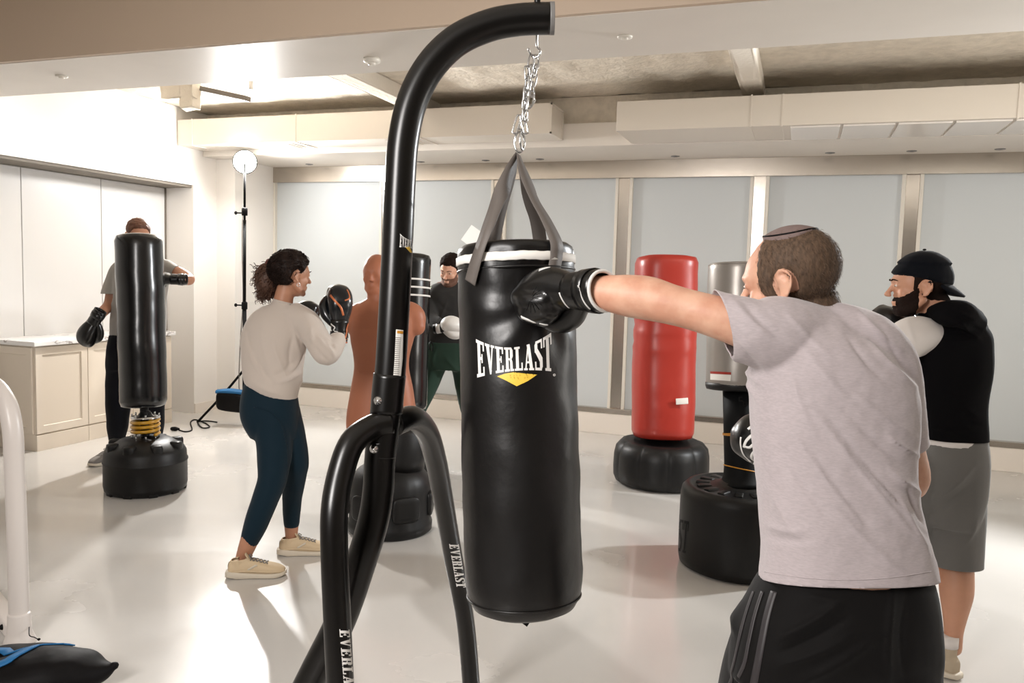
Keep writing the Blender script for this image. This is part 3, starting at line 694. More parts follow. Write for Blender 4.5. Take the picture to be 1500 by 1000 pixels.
# dent left by the fist and the creases it pulls, in bag coordinates (fist lands at about this angle and height)
fist = MB.inverted()@W(790,432,1.93)
for v in bm.verts:
    a = math.atan2(v.co.y, v.co.x); af = math.atan2(fist.y, fist.x); da = (a-af+PI)%(2*PI)-PI; dz = v.co.z-fist.z
    if .05 < v.co.z < BL-.02:
        q = math.exp(-((da*.15/.075)**2+(dz/.075)**2)); rr_ = math.hypot(da*.15, dz); th = math.atan2(dz, da*.15)
        crz = .0035*math.sin(th*9+rr_*20)*math.exp(-((rr_-.13)/.07)**2)
        lowf = .0022*noise.noise(Vector((a*1.2, v.co.z*16, 0)))+.0025*noise.noise(Vector((a*2.2, v.co.z*7, 4)))
        k = 1-(.020*q)/.15+(crz+lowf)/.15
        v.co.x *= k; v.co.y *= k
bmesh.ops.transform(bm, matrix=MB, verts=bm.verts)
body = obj('bag_body', bm, M_['leather'], H); tb = bvh(body)
bm = BM()   # white band under the rim, slightly wavy
rings = []
for dr, dz in ((.001,-.052),(.0045,-.050),(.0045,-.031),(.001,-.029)):
    rings.append([MB@Vector(((.1495+dr)*math.cos(2*PI*k/96), (.1495+dr)*math.sin(2*PI*k/96), BL+dz+.0006*math.sin(k*.7)+.0005*math.sin(k*1.9))) for k in range(96)])
rings_to_mesh(bm, rings, close=True); o = obj('rim_band', bm, M_['paper'], H); o['label'] = 'white tape band round the top rim'
bm = BM(); tube(bm, [MB@Vector((.1500*math.cos(2*PI*k/24), .1500*math.sin(2*PI*k/24), BL-.066)) for k in range(24)], .0035, 8, 3, closed=True); obj('seam_piping', bm, M_['leather'], H)
bm = BM(); tube(bm, [MB@Vector((.1465*math.cos(2*PI*k/24), .1465*math.sin(2*PI*k/24), .036)) for k in range(24)], .0025, 8, 3, closed=True); obj('seam_piping', bm, M_['leather'], H)
def strap(bm, pts, w, side, th=.0025):
    P = [Vector(p) for p in pts]; n = (len(P)-1)*8; R = []
    Sd = [Vector(s) for s in side]
    for i in range(n+1):
        c = crom(P,i/8); s = crom(Sd,i/8).normalized(); t = (crom(P,min(i+1,n)/8)-crom(P,max(i-1,0)/8)).normalized(); s = (s-t*s.dot(t)).normalized(); nn = t.cross(s)
        ww = w/2*(1 if i > 6 else .45+.09*i)
        R.append([c+s*ww+nn*th/2, c+s*ww-nn*th/2, c-s*ww-nn*th/2, c-s*ww+nn*th/2])
    rings_to_mesh(bm, R)
def bagp(a, z, r=.154):
    return MB@Vector((r*math.cos(a), r*math.sin(a), z))
def tang(a): return (MB.to_3x3()@Vector((-math.sin(a), math.cos(a), 0))).normalized()
apex = W(757,224,2.07)
def ang(px, d):
    q = MB.inverted()@W(px, 380, d); return math.atan2(q.y, q.x)
def surf(px, py, lf=.0085):
    r = (W(px,py,2)-CP).normalized(); h = tb.ray_cast(CP, r); return h[0]+h[1]*lf
SL = [[W(757,226,2.06),W(744,258,2.035),W(728,298,1.995),W(715,332,1.955),surf(707,362),surf(700,385),surf(692.5,414)],
      [W(759,226,2.06),W(769,258,2.04),W(783,292,2.01),W(800,322,1.985),surf(811,356),surf(811,374),surf(809,393)],
      [W(756,228,2.08),W(747,260,2.10),W(737,295,2.14),W(729,325,2.17),bagp(ang(722,2.21),BL-.002,.152),bagp(ang(722,2.21),BL-.04,.1555),bagp(ang(722,2.21),BL-.10,.1555)],
      [W(760,228,2.08),W(769,262,2.10),W(779,298,2.14),W(787,325,2.17),bagp(ang(792,2.21),BL-.002,.152),bagp(ang(792,2.21),BL-.04,.1555),bagp(ang(792,2.21),BL-.10,.1555)]]
for pts in SL:
    q = MB.inverted()@pts[-1]; a = math.atan2(q.y,q.x); tg_ = tang(a) if tang(a).dot(RT) > 0 else -tang(a)
    sd = [FW*.9+RT*.35, FW*.7+RT*.6, tg_+FW*.45, tg_+FW*.2, tg_, tg_, tg_]
    bm = BM(); strap(bm, pts, .039, sd); o = obj('strap', bm, M_['web'], H); o['label'] = 'grey webbing hanging strap'

bm = BM(); pxword(bm, tb, 'EVERLAST', (698,553.5), (810,544), (696,496), 1.93, True, .005); o = obj('lettering', bm, M_['print'], H, recalc=False); o['label'] = 'white slab lettering EVERLAST'
bm = BM(); pxpoly(bm, tb, [[(728,551),(740,547),(753,545),(744,551),(757,558),(787,548.5),(773,558),(757,565.5),(741,557)],[(750,551),(757,547.5),(768,546.5),(761,550),(757,553)]], 1.93, 757, 554); o = obj('logo_mark', bm, M_['yellow'], H, recalc=False); o['label'] = 'yellow tick-shaped logo'
bm = BM(); rg = [(812+2.0*math.cos(k*PI/6),549+2.0*math.sin(k*PI/6)) for k in range(12)]; ri = [(812+1.3*math.cos(k*PI/6),549+1.3*math.sin(k*PI/6)) for k in range(12)]
pxpoly(bm, tb, [[rg[k],rg[(k+1)%12],ri[(k+1)%12],ri[k]] for k in range(12)]+[[(811.3,550),(811.3,548),(812.4,548),(812,549),(812.7,550)]], 1.93, 812, 549, .003); obj('registered_mark', bm, M_['print'], H, recalc=False)
bm = BM(); p = W(772,898,2.06); box(bm, -.018,.018,-.002,.002,-.03,.012,.001, Matrix.Translation(p)@Matrix.Rotation(.5,4,'Y')); obj('pull_tab', bm, M_['black'], H)
bm = BM(); p = W(691,346,2.12); box(bm, -.018,.018,-.0006,.0006,-.024,.024,0, Matrix.Translation(p)@Matrix.Rotation(YAW,4,'Z')@Matrix.Rotation(.6,4,'Y')); o = obj('paper_tag', bm, M_['paper'], H, False); o['label'] = 'small white paper tag behind the rim'
bm = BM(); p = W(828,376,2.09)
loft(bm, [(p+Vector((0,0,-.03)), HR*.018, HA*.02),(p, HR*.022, HA*.025),(p+Vector((0,0,.02)), HR*.02, HA*.02)], 4, 20, 5); roughen_ = None
o = obj('plastic_flap', bm, M_['glove_teal'], H)
# --- chain
K = thing('hanging_chain', 'bright zinc chain bunched between the arm of the stand and the grey straps', 'chain', tuple(W(772,140,2.05)))
bm = BM(); tube(bm, mp([(787,48,2.02),(786,60,2.03),(787,68,2.04),(791,74,2.05),(789,82,2.055),(782,84,2.06),(777,79,2.06),(774,72,2.05)]), .0032, 10, 6, ends=True); obj('hook', bm, M_['chrome'], K)
def link(c, axis, side, L_=.021, w=.0075, r=.0024):
    a = Vector(axis).normalized(); s = Vector(side); s = (s-a*s.dot(a)).normalized(); pts = []
    for k in range(12):
        t = 2*PI*k/12; pts.append(c+s*w*math.cos(t)+a*((L_-w)*(1 if math.sin(t)>0 else -1)*(1 if abs(math.sin(t))>.01 else 0)+w*math.sin(t)))
    bm = BM(); tube(bm, pts, r, 8, 3, closed=True); obj('link', bm, M_['chrome'], K)
rnd = random.Random(3)
for (x0,y0,x1,y1,n,dd) in ((779,84,764,186,7,2.055),(786,84,777,150,5,2.075),(773,100,769,175,5,2.04)):
    for k in range(n):
        f = (k+.5)/n; x = x0+(x1-x0)*f; y = y0+(y1-y0)*f
        a = W(x1,y1,dd)-W(x0,y0,dd)
        link(W(x,y,dd), a+RT*rnd.uniform(-.02,.02), (RT*math.cos(k*PI/2+.5)+FW*math.sin(k*PI/2+.5)), .0195 if n==7 else .018)
link(W(776,150,2.05), W(770,160,2.05)-W(782,140,2.05), RT, .016, .009)
for (x,y,sx) in ((757,182,-.5),(768,182,.4)):
    link(W(x,y,2.05), UP+RT*sx*-.6, RT, .024, .006)
bm = BM(); c = W(761,208,2.065); tube(bm, ring(c, RT*.013, UP*.026, 14), .003, 10, 3, closed=True); obj('carabiner', bm, M_['chrome'], K)
bm = BM(); c = W(765,205,2.06); tube(bm, ring(c, (RT*.5+FW).normalized()*.012, UP*.024, 14), .003, 10, 3, closed=True); obj('carabiner', bm, M_['chrome'], K)
# --- free standing bags
def axisM(b, t):
    a = (t-b).normalized(); u = (HR-a*HR.dot(a)).normalized(); M = Matrix((u, a.cross(u), a)).transposed().to_4x4(); M.translation = b; return M, (t-b).length
def bagbody(b, t, r, m, parent, pw=2, edge=.03, seed=0, wr=.003, name='bag', n=64, dents=()):
    M, L = axisM(b, t); bm = BM(); R = []
    zs = [0, edge*.25, edge, *[edge+(L-2*edge)*k/30 for k in range(1,30)], L-edge, L-edge*.25, L]
    rs = [r*.72, r-edge*.28, r]+[r]*29+[r, r-edge*.28, r*.72]
    for z, q in zip(zs, rs):
        rg = ring(Vector((0,0,z)), Vector((q,0,0)), Vector((0,q,0)), n, pw); o = []
        for p in rg:
            w = wr*(noise.noise(Vector((p.x*4+seed, p.y*4, z*3)))+.6*noise.noise(Vector((p.x*3+seed, p.y*3, z*11))))/r
            for (zc, am, wd) in dents: w -= am/r*math.exp(-((z-zc-.01*math.sin(math.atan2(p.y,p.x)*3+zc*9))/wd)**2)
            o.append(Vector((p.x*(1+w), p.y*(1+w), z)))
        R.append([M@p for p in o])
    rings_to_mesh(bm, R); return obj(name, bm, m, parent), M, L
# left black bag
g = G(214, 5.57)
T = thing('free_standing_bag', 'tall glossy black free-standing bag on a coil spring, in front of the grey T-shirt man', 'punch bag', tuple(g), 'free-standing bags')
bm = BM(); lathe(bm, [(.24,.0),(.262,.02),(.268,.05),(.267,.20),(.272,.205),(.272,.215),(.266,.22),(.262,.27),(.245,.30),(.16,.355),(.10,.362)], g, 72); base = obj('base', bm, M_['plastic'], T)
for k in range(8):
    a = k*PI/4+.3; bm = BM(); Mx = Matrix.Translation(g)@Matrix.Rotation(a,4,'Z')
    box(bm, .17,.25,-.035,.035,.27,.345,.02, Mx); obj('lug', bm, M_['plastic'], base)
for k in range(10):
    bm = BM(); a = k*PI/5; box(bm, .21,.262,-.03,.03,0,.03,.008, Matrix.Translation(g)@Matrix.Rotation(a,4,'Z')); obj('foot', bm, M_['plastic'], base)
pt = [g+Vector((0,0,.36)), g+Vector((0,0,.6))]
bt, bb = W(203,344,5.57), W(211,596,5.57); 
bm = BM(); tube(bm, [g+Vector((0,0,.36)), g.lerp(bb,.8)*1, bb+Vector((0,0,.05))], .028, 20); obj('pole', bm, M_['plastic'], T)
bm = BM(); tube(bm, [g+Vector((.085*math.cos(t),.085*math.sin(t),.388+.011*t/2.2)) for t in [k*PI/4 for k in range(0,26)]], .012, 10, 3, ends=True); co_ = obj('coil', bm, M_['amber'], T); co_['label'] = 'amber yellow coil spring'
bm = BM(); lathe(bm, [(.07,.0),(.095,.004),(.095,.012),(.05,.018),(.03,.05)], g+Vector((0,0,.497)), 40); obj('coil_plate', bm, M_['chrome'], T)
for k in range(8):
    a = k*PI/4; 
    for z,l in ((.50,.03),(.362,.02)):
        bm = BM(); c = g+Vector((.085*math.cos(a),.085*math.sin(a),z)); tube(bm, [c,c+Vector((0,0,l/2)),c+Vector((0,0,l))], .006, 8, 2); obj('bolt', bm, M_['chrome'], T)
bagbody(bb, bt, .154, M_['leather2'], T, 2, .045, 1, .006)
# red bag
g = G(967, 6.15)
T = thing('free_standing_bag', 'red free-standing punch bag on a ribbed black base', 'punch bag', tuple(g), 'free-standing bags')
lob = lambda a,z: 1+.035*abs(math.sin(a*5))**.6-.03
bm = BM(); lathe(bm, [(.30,.0),(.34,.02),(.357,.06),(.36,.13),(.357,.22),(.345,.28),(.31,.32),(.27,.33),(.2,.315)], g, 160, wob=lob); obj('base', bm, M_['plastic'], T)
rb, rtp = W(970,641,6.15), W(976,376,6.15)
b0, M0, L0 = bagbody(rb, rtp, .232, M_['red'], T, 2.7, .05, 5, .006, dents=((.86,.009,.010),(.83,-.006,.010),(.72,.010,.010),(.69,-.007,.012),(.80,.005,.008)))
bm = BM(); c = W(999,587,5.9); box(bm, -.045,.045,-.004,.004,-.025,.02,.003, Matrix.Translation(c)@Matrix.Rotation(YAW,4,'Z')@Matrix.Rotation(-.1,4,'Y')); o = obj('tag', bm, M_['paper'], T); o['label'] = 'small white tag'
# silver bag
g = G(1081, 4.42)
T = thing('free_standing_bag', 'silver free-standing punch bag on a dark post with yellow rings and wide round base', 'punch bag', tuple(g), 'free-standing bags')
bm = BM(); lathe(bm, [(.29,.0),(.318,.015),(.325,.05),(.327,.22),(.326,.38),(.318,.42),(.295,.442),(.27,.444),(.262,.434),(.16,.444),(.12,.46),(.1,.48)], g, 96); base = obj('base', bm, M_['plastic'], T)
for k in range(16):
    a = k*PI/8; bm = BM(); box(bm, .17,.245,-.02,.02,.43,.447,.006, Matrix.Translation(g)@Matrix.Rotation(a,4,'Z')); obj('rib', bm, M_['plastic'], base)
bm = BM(); tb2 = bvh(base); pxword(bm, tb2, 'LAST', (975,802), (1006,812), (979,753), 4.1, False, .01, .003); o = obj('moulded_letters', bm, M_['neck'], base, recalc=False); o['label'] = 'raised black letters on the black side'
pt_ = W(1083,562,4.42); pb_ = g+Vector((0,0,.44))
bm = BM(); M0, L0 = axisM(pb_, pt_); lathe(bm, [(.135,0),(.115,.02),(.098,.06),(.092,.12),(.091,L0*.5),(.090,L0)], n=48, xf=M0); post = obj('post', bm, M_['neck'], T)
for f,tl in ((.53,.01),(.50,0),(.17,-.02)):
    bm = BM(); tube(bm, [M0@Vector((.094*math.cos(t),.094*math.sin(t),L0*f+tl*math.cos(t))) for t in [k*PI/8 for k in range(16)]], .0035, 8, 2, closed=True); obj('ring', bm, M_['orange'], T)
sb, st = W(1082,566,4.42), W(1086,386,4.42)
b0, M1, L1 = bagbody(sb, st, .176, M_['silver'], T, 2, .018, 9, .004)
bm = BM(); lathe(bm, [(.15,-.02),(.172,-.016),(.178,.0),(.179,.02),(.17,.024)], n=56, xf=M1); obj('bottom_rim', bm, M_['plastic'], T)
bm = BM(); tube(bm, [M1@Vector((.174*math.cos(t),.174*math.sin(t),L1-.012)) for t in [k*PI/8 for k in range(16)]], .004, 8, 2, closed=True); obj('top_piping', bm, M_['silver'], T)
ts = bvh(b0)
bm = BM(); pxpoly(bm, ts, [[(1040,547),(1071,549),(1070,558),(1040,556)]], 4.25, 1055, 552, .02); o = obj('label_sticker', bm, M_['paper'], T, recalc=False); o['label'] = 'pale sticker under a red line'
bm = BM(); pxpoly(bm, ts, [[(1040,543.5),(1071,545),(1071,548.5),(1040,547)]], 4.25, 1055, 546, .02); obj('red_line', bm, M_['red'], T, recalc=False)
tpst = bvh(post); bm = BM()
for (x,y) in ((1085,585),(1091,592),(1086,606),(1092,614)):
    bm = BM(); pxpoly(bm, tpst, [[(x-3,y-4),(x+2,y-4),(x+2,y-2.5),(x-1,y-2.5),(x-1,y+1),(x+3,y+1),(x+3,y+3),(x-3,y+3)]], 4.3, x, y, .02, .003)
    obj('embossed_figure', bm, M_['black'], post, recalc=False)
# striped bag
g = G(598, 6.05)
T = thing('free_standing_bag', 'black free-standing punch bag with three white stripes beside the charcoal T-shirt man', 'punch bag', tuple(g), 'free-standing bags')
bm = BM(); lathe(bm, [(.19,.0),(.215,.02),(.22,.05),(.218,.22),(.2,.28),(.1,.32),(.05,.4),(.05,.62)], g, 56); obj('base', bm, M_['plastic'], T)
b0, M2, L2 = bagbody(W(594,600,6.05), W(601,372,6.05), .157, M_['leather2'], T, 2, .04, 11, .004)
for z in (410,421.5,433):
    f = (600-z)/228; bm = BM(); R = []
    for dr,dz in ((0,-.007),(.0035,-.006),(.0035,.006),(0,.007)): R.append([M2@Vector(((.1575+dr)*math.cos(t),(.1575+dr)*math.sin(t),L2*f+dz)) for t in [k*PI/24 for k in range(48)]])
    rings_to_mesh(bm, R, close=True); obj('stripe', bm, M_['print'], T)
# mannequin
g = G(571, 4.86)
T = thing('torso_dummy', 'terracotta man-shaped boxing torso with blank face on a black barrel base', 'boxing dummy', tuple(g))
lob = lambda a,z: 1+.02*(abs(math.cos(a*3))**.3-1)*(1 if .05 < z < .30 else 0)
bm = BM(); lathe(bm, [(.235,.0),(.252,.015),(.255,.06),(.246,.075),(.246,.24),(.243,.29),(.225,.335),(.19,.375),(.15,.40),(.12,.44)], g, 96, wob=lob); base = obj('base', bm, M_['plastic'], T)
for k in range(6):
    a = k*PI/3+.35; bm = BM(); Mx = Matrix.Translation(g)@Matrix.Rotation(a,4,'Z')
    R = [ring(Vector((x,0,.18)), Vector((0,.085*q,0)), Vector((0,0,.075*q)), 28, 5) for x,q in ((.225,1),(.249,1),(.256,.9),(.256,.5))]
    vs = rings_to_mesh(bm, R); bmesh.ops.transform(bm, matrix=Mx, verts=bm.verts); obj('moulded_panel', bm, M_['plastic'], base)
bm = BM(); lathe(bm, [(.16,.38),(.165,.45),(.17,.60),(.14,.64)], g+HR*.04, 48); obj('neck', bm, M_['plastic'], T)
D = 4.80
bm = BM()
rows = [(508,611,628,D,.115),(507.5,610,616,D,.118),(509,609,600,D,.12),(514,605,570,D,.115),(519,599,540,D,.108),(518,600,520,D,.108),(514,606,497,D,.118),(513,611,475,D,.122),(514,612,458,D,.11),(520,600,447,D,.085),(535,580,438,D,.06)]
loft(bm, shirt_rings(rows), 5, 40, 2.5)
for xs,k in ((526,-1),(604,1)):
    limb(bm, [W(xs-k*22,452,D),W(xs,462,D),W(xs+k*6,478,D-.01)], [.06,.075,.055], 18)
Mh = hframe(-HA+HR*-.15, Z3); hc = W(551,402,D)
limb(bm, [W(556,452,D),W(553,430,D),W(551,415,D)], [.075,.062,.058], 18)
head_parts(bm, hc, Mh, 1.0)
tor = finish('torso', fuse(bm, .009, 4), M_['mann'], T)
bm = BM(); tt = bvh(tor)
for (a0,a1) in (((514,545),(600,546)),):
    ribbon(bm, tt, [W(a0[0]+(a1[0]-a0[0])*k/6, a0[1]+1.5*math.sin(k), D-.14) for k in range(7)], .004, .0005, 4, .0015)
obj('waist_seam', bm, M_['mann'], tor)
# --- studio lamp
LP = W(358,236,7.95); gb = G(358,7.95)
T = thing('studio_lamp', 'glaring studio lamp head on a thin black light stand', 'lamp', (gb.x,gb.y,0))
bm = BM(); 
lathe(bm, [(.019,.25),(.019,1.15)], gb, 16); lathe(bm, [(.015,1.1),(.015,2.0)], gb, 16); lathe(bm, [(.011,1.95),(.011,LP.z-.05)], gb, 16); obj('pole', bm, M_['black'], T)
for y in (312,447):
    bm = BM(); c = W(358,y,7.95); lathe(bm, [(.026,-.035),(.028,-.03),(.028,.03),(.02,.04)], (gb.x,gb.y,c.z), 20); ck_ = obj('clamp', bm, M_['black'], T); bm = BM(); tube(bm, [c, c-HR*.03, c-HR*.075], .007, 8, 2, ends=True); ell(bm, c-HR*.085, .018,.01,.018); obj('clamp_knob', bm, M_['black'], ck_)
for a in (PI, PI+2.1, PI+4.2):
    dr = HR*math.cos(a)-HA*math.sin(a)*1
    bm = BM(); tube(bm, [Vector((gb.x,gb.y,.55)), Vector((gb.x,gb.y,.28))+dr*.22, Vector((gb.x,gb.y,.015))+dr*.46], .012, 10, 3, ends=True); obj('leg', bm, M_['black'], T)
ld = (Vector((-.7,2.0,.9))-LP).normalized()
q = ld.to_track_quat('Z','Y').to_matrix().to_4x4(); q.translation = LP
bm = BM(); lathe(bm, [(.03,-.26),(.055,-.25),(.06,-.1),(.075,-.06),(.115,.05),(.118,.052),(.108,.05),(.065,-.055)], n=40, xf=q); obj('lamp_housing', bm, M_['black'], T)
bm = BM(); lathe(bm, [(.03,-.03),(.075,-.03),(.105,.01),(.112,.04),(.095,.08),(.055,.105),(.0,.112)], n=40, xf=q); o = obj('glowing_bulb_dome', bm, mat('lamp_glow',(255,252,246),.5,emit=(255,250,242),estr=60), T); o['label'] = 'white glowing front'
bm = BM(); tube(bm, [W(357,300,7.93),W(355,330,7.92),W(355,380,7.92),W(356,440,7.92),W(352,500,7.9),W(350,560,7.88),W(352,578,7.86)], .005, 8, 4); obj('lamp_cable', bm, M_['greige'], T)
sl = ld
sgp = G(334,7.85)
T = thing('sandbag', 'black sandbag with a blue top draped over the leg of the light stand', 'sandbag', tuple(sgp))
bm = BM()
loft(bm, [(W(319,586,7.85),HA*.05,Z3*.07),(W(324,585,7.85),HA*.08,Z3*.10),(W(340,587,7.85),HA*.085,Z3*.105),(W(356,589,7.85),HA*.08,Z3*.10),(W(362,590,7.85),HA*.05,Z3*.08)], 5, 20, 3); obj('body', bm, M_['bagcloth'], T)
bm = BM(); loft(bm, [(W(318,573,7.83),HA*.05,Z3*.018),(W(338,572.5,7.83),HA*.065,Z3*.022),(W(360,575,7.83),HA*.05,Z3*.018)], 5, 16, 3); o = obj('top_handle', bm, M_['blue'], T); o['label'] = 'bright blue top edge'
T = thing('power_cord', 'thin black power cord with a plug lying on the floor by the left wall', 'cord', tuple(G(262,7.9)))
bm = BM(); tube(bm, [G(262,7.55,.01),G(272,7.5,.006),G(281,7.6,.006),G(279,7.95,.006),G(286,8.1,.006),G(300,7.95,.006),G(307,7.75,.006),G(296,7.7,.008),G(290,7.95,.012),G(303,8.05,.006),G(318,8.0,.006)], .0065, 8, 5); obj('cable', bm, M_['black'], T)
bm = BM(); c = G(257,7.55,.02); limb(bm, [c-HR*.03,c,c+HR*.03], [.018,.02,.010], 12); obj('plug', bm, M_['black'], T)
# --- white tube rack at the left edge
g = G(29,3.28)
T = thing('white_tube_rack', 'white steel tube frame standing at the left edge of the picture', 'rack', tuple(g))
bm = BM(); pts = mp([(29,942,3.28),(27,860,3.28),(25,780,3.28),(21,680,3.28),(18,625,3.28),(8,587,3.30),(-14,562,3.34),(-50,556,3.42),(-110,556,3.55)]); tube(bm, pts, .0375, 28, 6); obj('bent_tube', bm, M_['whitetube'], T)
e = pts[-1]; bm = BM(); tube(bm, [e, e-HR*.15+Vector((0,0,-.01)), e-HR*.22+Vector((0,0,-.1)), Vector((e.x-.26,e.y-.1,.5)), Vector((e.x-.26,e.y-.1,.05))], .0375, 24, 6); obj('far_upright', bm, M_['whitetube'], T)
bm = BM(); lathe(bm, [(.058,0),(.06,.01),(.052,.03),(.045,.05),(.042,.12),(.039,.125)], g, 36); obj('foot_socket', bm, M_['whitetube'], T)
a = g+Vector((0,0,.03)); b_ = G(-25,3.75)+Vector((0,0,.03)); rail_d = (b_-a).normalized(); sd = rail_d.cross(Z3)
bm = BM(); R = [ring(p, sd*.035, Z3*.03, 24, 8) for p in (a-rail_d*.02, a.lerp(b_,.5), b_+rail_d*.4)]; rings_to_mesh(bm, R); obj('base_rail', bm, M_['whitetube'], T)
for f in (.18,.42):
    bm = BM(); c = a.lerp(b_,f)-sd*-.036 if sd.dot(FW) < 0 else a.lerp(b_,f)-sd*.036; ell(bm, c+Vector((0,0,.006)), .012,.012,.012); o = obj('bolt', bm, M_['black'], T); o['label'] = 'black hex bolt'
bm = BM(); c = g+Vector((0,0,.07)); tube(bm, [c+HR*.04,W(43,930,3.2),W(50,933,3.2),W(56,936,3.18)], .002, 6, 4, ends=True); ell(bm, W(57,936,3.18), .006,.006,.005); obj('cable_tie', bm, M_['black'], T)
# --- black bag with blue straps on the floor
g = G(70,3.0)
T = thing('gear_bag', 'black nylon gear bag with blue straps on the floor at lower left', 'bag', tuple(g))
bm = BM()
limb(bm, [G(-60,2.80,.05),G(0,2.84,.07),G(60,2.88,.085),G(110,2.92,.075),G(145,2.93,.07),G(168,2.94,.085)], [.08,.12,.13,.115,.07,.008], 24, flat=.62, up=Z3)
limb(bm, [G(-40,2.98,.05),G(30,3.0,.06),G(90,3.04,.05),G(120,3.02,.04)], [.08,.10,.08,.04], 20, flat=.6, up=Z3)
ell(bm, G(169,2.94,.09), .014,.012,.014)
me = fuse(bm, .008, 5); co, nm = getco(me); co[:,2] = np.maximum(co[:,2], .002); setco(me, co); roughen(me, .006, 14, seed=3)
bg = finish('bag_body', me, M_['bagcloth'], T); tg = bvh(bg)
for pts,w in (([G(-20,2.95,.2),G(20,2.93,.25),G(60,3.0,.3),G(105,3.05,.2),G(112,3.0,.2)],.035),([G(-30,2.75,.2),G(5,2.8,.25),G(35,2.9,.3),G(60,3.0,.3),G(85,3.05,.25)],.035)):
    bm = BM(); ribbon(bm, tg, pts, w, .004, 8, .003); o = obj('strap', bm, M_['blue'], T); o['label'] = 'blue webbing strap'
# ------------------------------------------------------------------ people
def on(tree, px, py, d=6):
    r = (W(px,py,d)-CP).normalized(); h = tree.ray_cast(CP, r); return h
def limbpx(bm, P, n=20, sub=5, **k):
    """P: px, py, depth, radius (m)"""
    return limb(bm, [W(a,b,c) for a,b,c,_ in P], [r for *_,r in P], n, sub, **k)
def garment(name, build, voxel, m, parent, smooth=4, cuts=(), th=.003, post=None):
    bm = BM(); build(bm); me = fuse(bm, voxel, smooth)
    if post: post(me)
    for c in cuts: cut(me, *c)
    o = finish(name, me, m, parent)
    if cuts: thicken(o, th)
    return o
def person(label, loc_):
    return thing('person', label, 'person', loc_)
def bodyskin(build, voxel, m, parent, smooth=3):
    bm = BM(); build(bm); me = fuse(bm, voxel, smooth); co, nm = getco(me)
    return finish('body', me, m, parent), me
def headshell(name, me, off, c, M, s, cond, th, m, parent, jit=0, freq=60):
    """hair, beard or cap grown from the head surface; cond/thickness work in head coordinates"""
    me2 = me.copy(); me2.transform(Matrix.Translation(off))
    cc = lambda co: cond(*loc(co,c,M,s).T); tt = lambda co: th(*loc(co,c,M,s).T)
    bm = grab(me2, cc, tt, jit, freq); o = obj(name, bm, m, parent, recalc=False)
    sd = o.modifiers.new('s','SOLIDIFY'); sd.thickness = .004; sd.offset = -1; return o, me2
def brows(parent, c, M, s, m):
    for k in (-1,1):
        bm = BM(); limb(bm, [c+M@(Vector(p)*s) for p in ((.014*k,.1035,.022),(.03*k,.100,.027),(.046*k,.086,.022))], [.003*s,.0042*s,.002*s], 8, 4, flat=.6)
        obj('eyebrow', bm, m, parent)
# ===== man in the foreground, punching
g = G(1235,1.72)
A = person('man in lilac-grey T-shirt and skullcap seen from behind, punching the hanging bag', (g.x,g.y,0))
D = 1.70
hc = W(1156,414,1.72); Mh = hframe(RT*-.82+HA*.57-Z3*.14, Z3+RT*-.03); HS = .94
trows = [(1115,1367,852,D,.130),(1118,1362,820,D,.130),(1118,1350,775,D,.128),(1113,1338,722,D,.125),(1107,1334,670,D,.125),(1103,1338,620,D,.128),(1102,1338,580,D,.13,0,5),(1102,1328,540,D,.13,0,12),(1110,1300,503,D,.118,0,18),(1130,1262,474,D,.085,0,17),(1155,1236,454,D,.058,0,8)]
def sk(bm):
    R = shirt_rings(trows[:10]); loft(bm, scaled(R,.88), 4, 32)
    limbpx(bm, [(1188,500,1.72,.075),(1186,455,1.73,.060),(1176,425,1.73,.054)])
    head_parts(bm, hc, Mh, HS)
    limbpx(bm, [(1150,492,1.66,.065),(1100,478,1.65,.052),(1050,464,1.66,.0440),(1010,453,1.68,.0415),(980,445,1.695,.0430),(950,437,1.715,.0470),(920,433,1.73,.0455),(895,430,1.745,.0405),(868,428,1.765,.037),(850,427,1.785,.032)], 26, 6)
    limbpx(bm, [(1285,545,1.70,.055),(1308,600,1.74,.045),(1326,660,1.78,.041),(1332,706,1.81,.041),(1290,700,1.87,.042),(1230,680,1.93,.036),(1180,662,1.96,.030)], 20, 5)
    for P in ([(1180,905,1.74,.105),(1150,1020,1.80,.088),(1130,1160,1.88,.062),(1120,1250,1.95,.058),(1110,1380,2.0,.038),(1105,1410,2.02,.036)],
              [(1295,905,1.69,.105),(1310,1020,1.67,.09),(1320,1180,1.64,.064),(1325,1280,1.60,.06),(1330,1440,1.56,.038),(1330,1500,1.56,.036)]): limbpx(bm, P, 22, 5)
body, bme = bodyskin(sk, .005, M_['skin'], A, 3)
boff = OFF[body]
eyes(A, hc, Mh, HS)
def shellf(zy, zz, ear=True):
    def f(x,y,z):
        a = z-np.interp(y, zy, zz)+.0015*np.sin(y*260)*np.sin(x*190)
        if ear: a = np.where(np.abs(x) > .055, np.minimum(a, (np.sqrt(((y+.010)/.027)**2+((z+.006)/.036)**2)-1)*.03), a)
        return a
    return f
_ha = shellf([-.2,-.035,.0,.015,.04,.06],[-.084,-.080,-.04,-.034,-.024,.005])
hf = lambda x,y,z: np.minimum.reduce([_ha(x,y,z), (.052-.35*np.maximum(.07-np.abs(x),0))-y+.0015*np.sin(z*300), .116-z])
hairc = lambda x,y,z: hf(x,y,z) > -.008
hairc_old = lambda x,y,z: ((y < .046-.35*np.maximum(.07-np.abs(x),0)+.012*np.sin(z*90)) & (z > np.where(y > .012, -.022, np.where(y > -.035, .0-.75*np.maximum(.02-y,0)-.03, -.082))) & (z < .118) & ~((np.abs(x) > .071) & (y > -.034) & (y < .012) & (z < .024)))
hairt = lambda x,y,z: np.clip(hf(x,y,z)*.5, -.002, .0042)
hairt_old = lambda x,y,z: .0010+.0035*np.clip((.07-y)/.1,0,1)*np.clip((z+.09)/.06,.15,1)*np.clip((.125-z)/.05,.3,1)
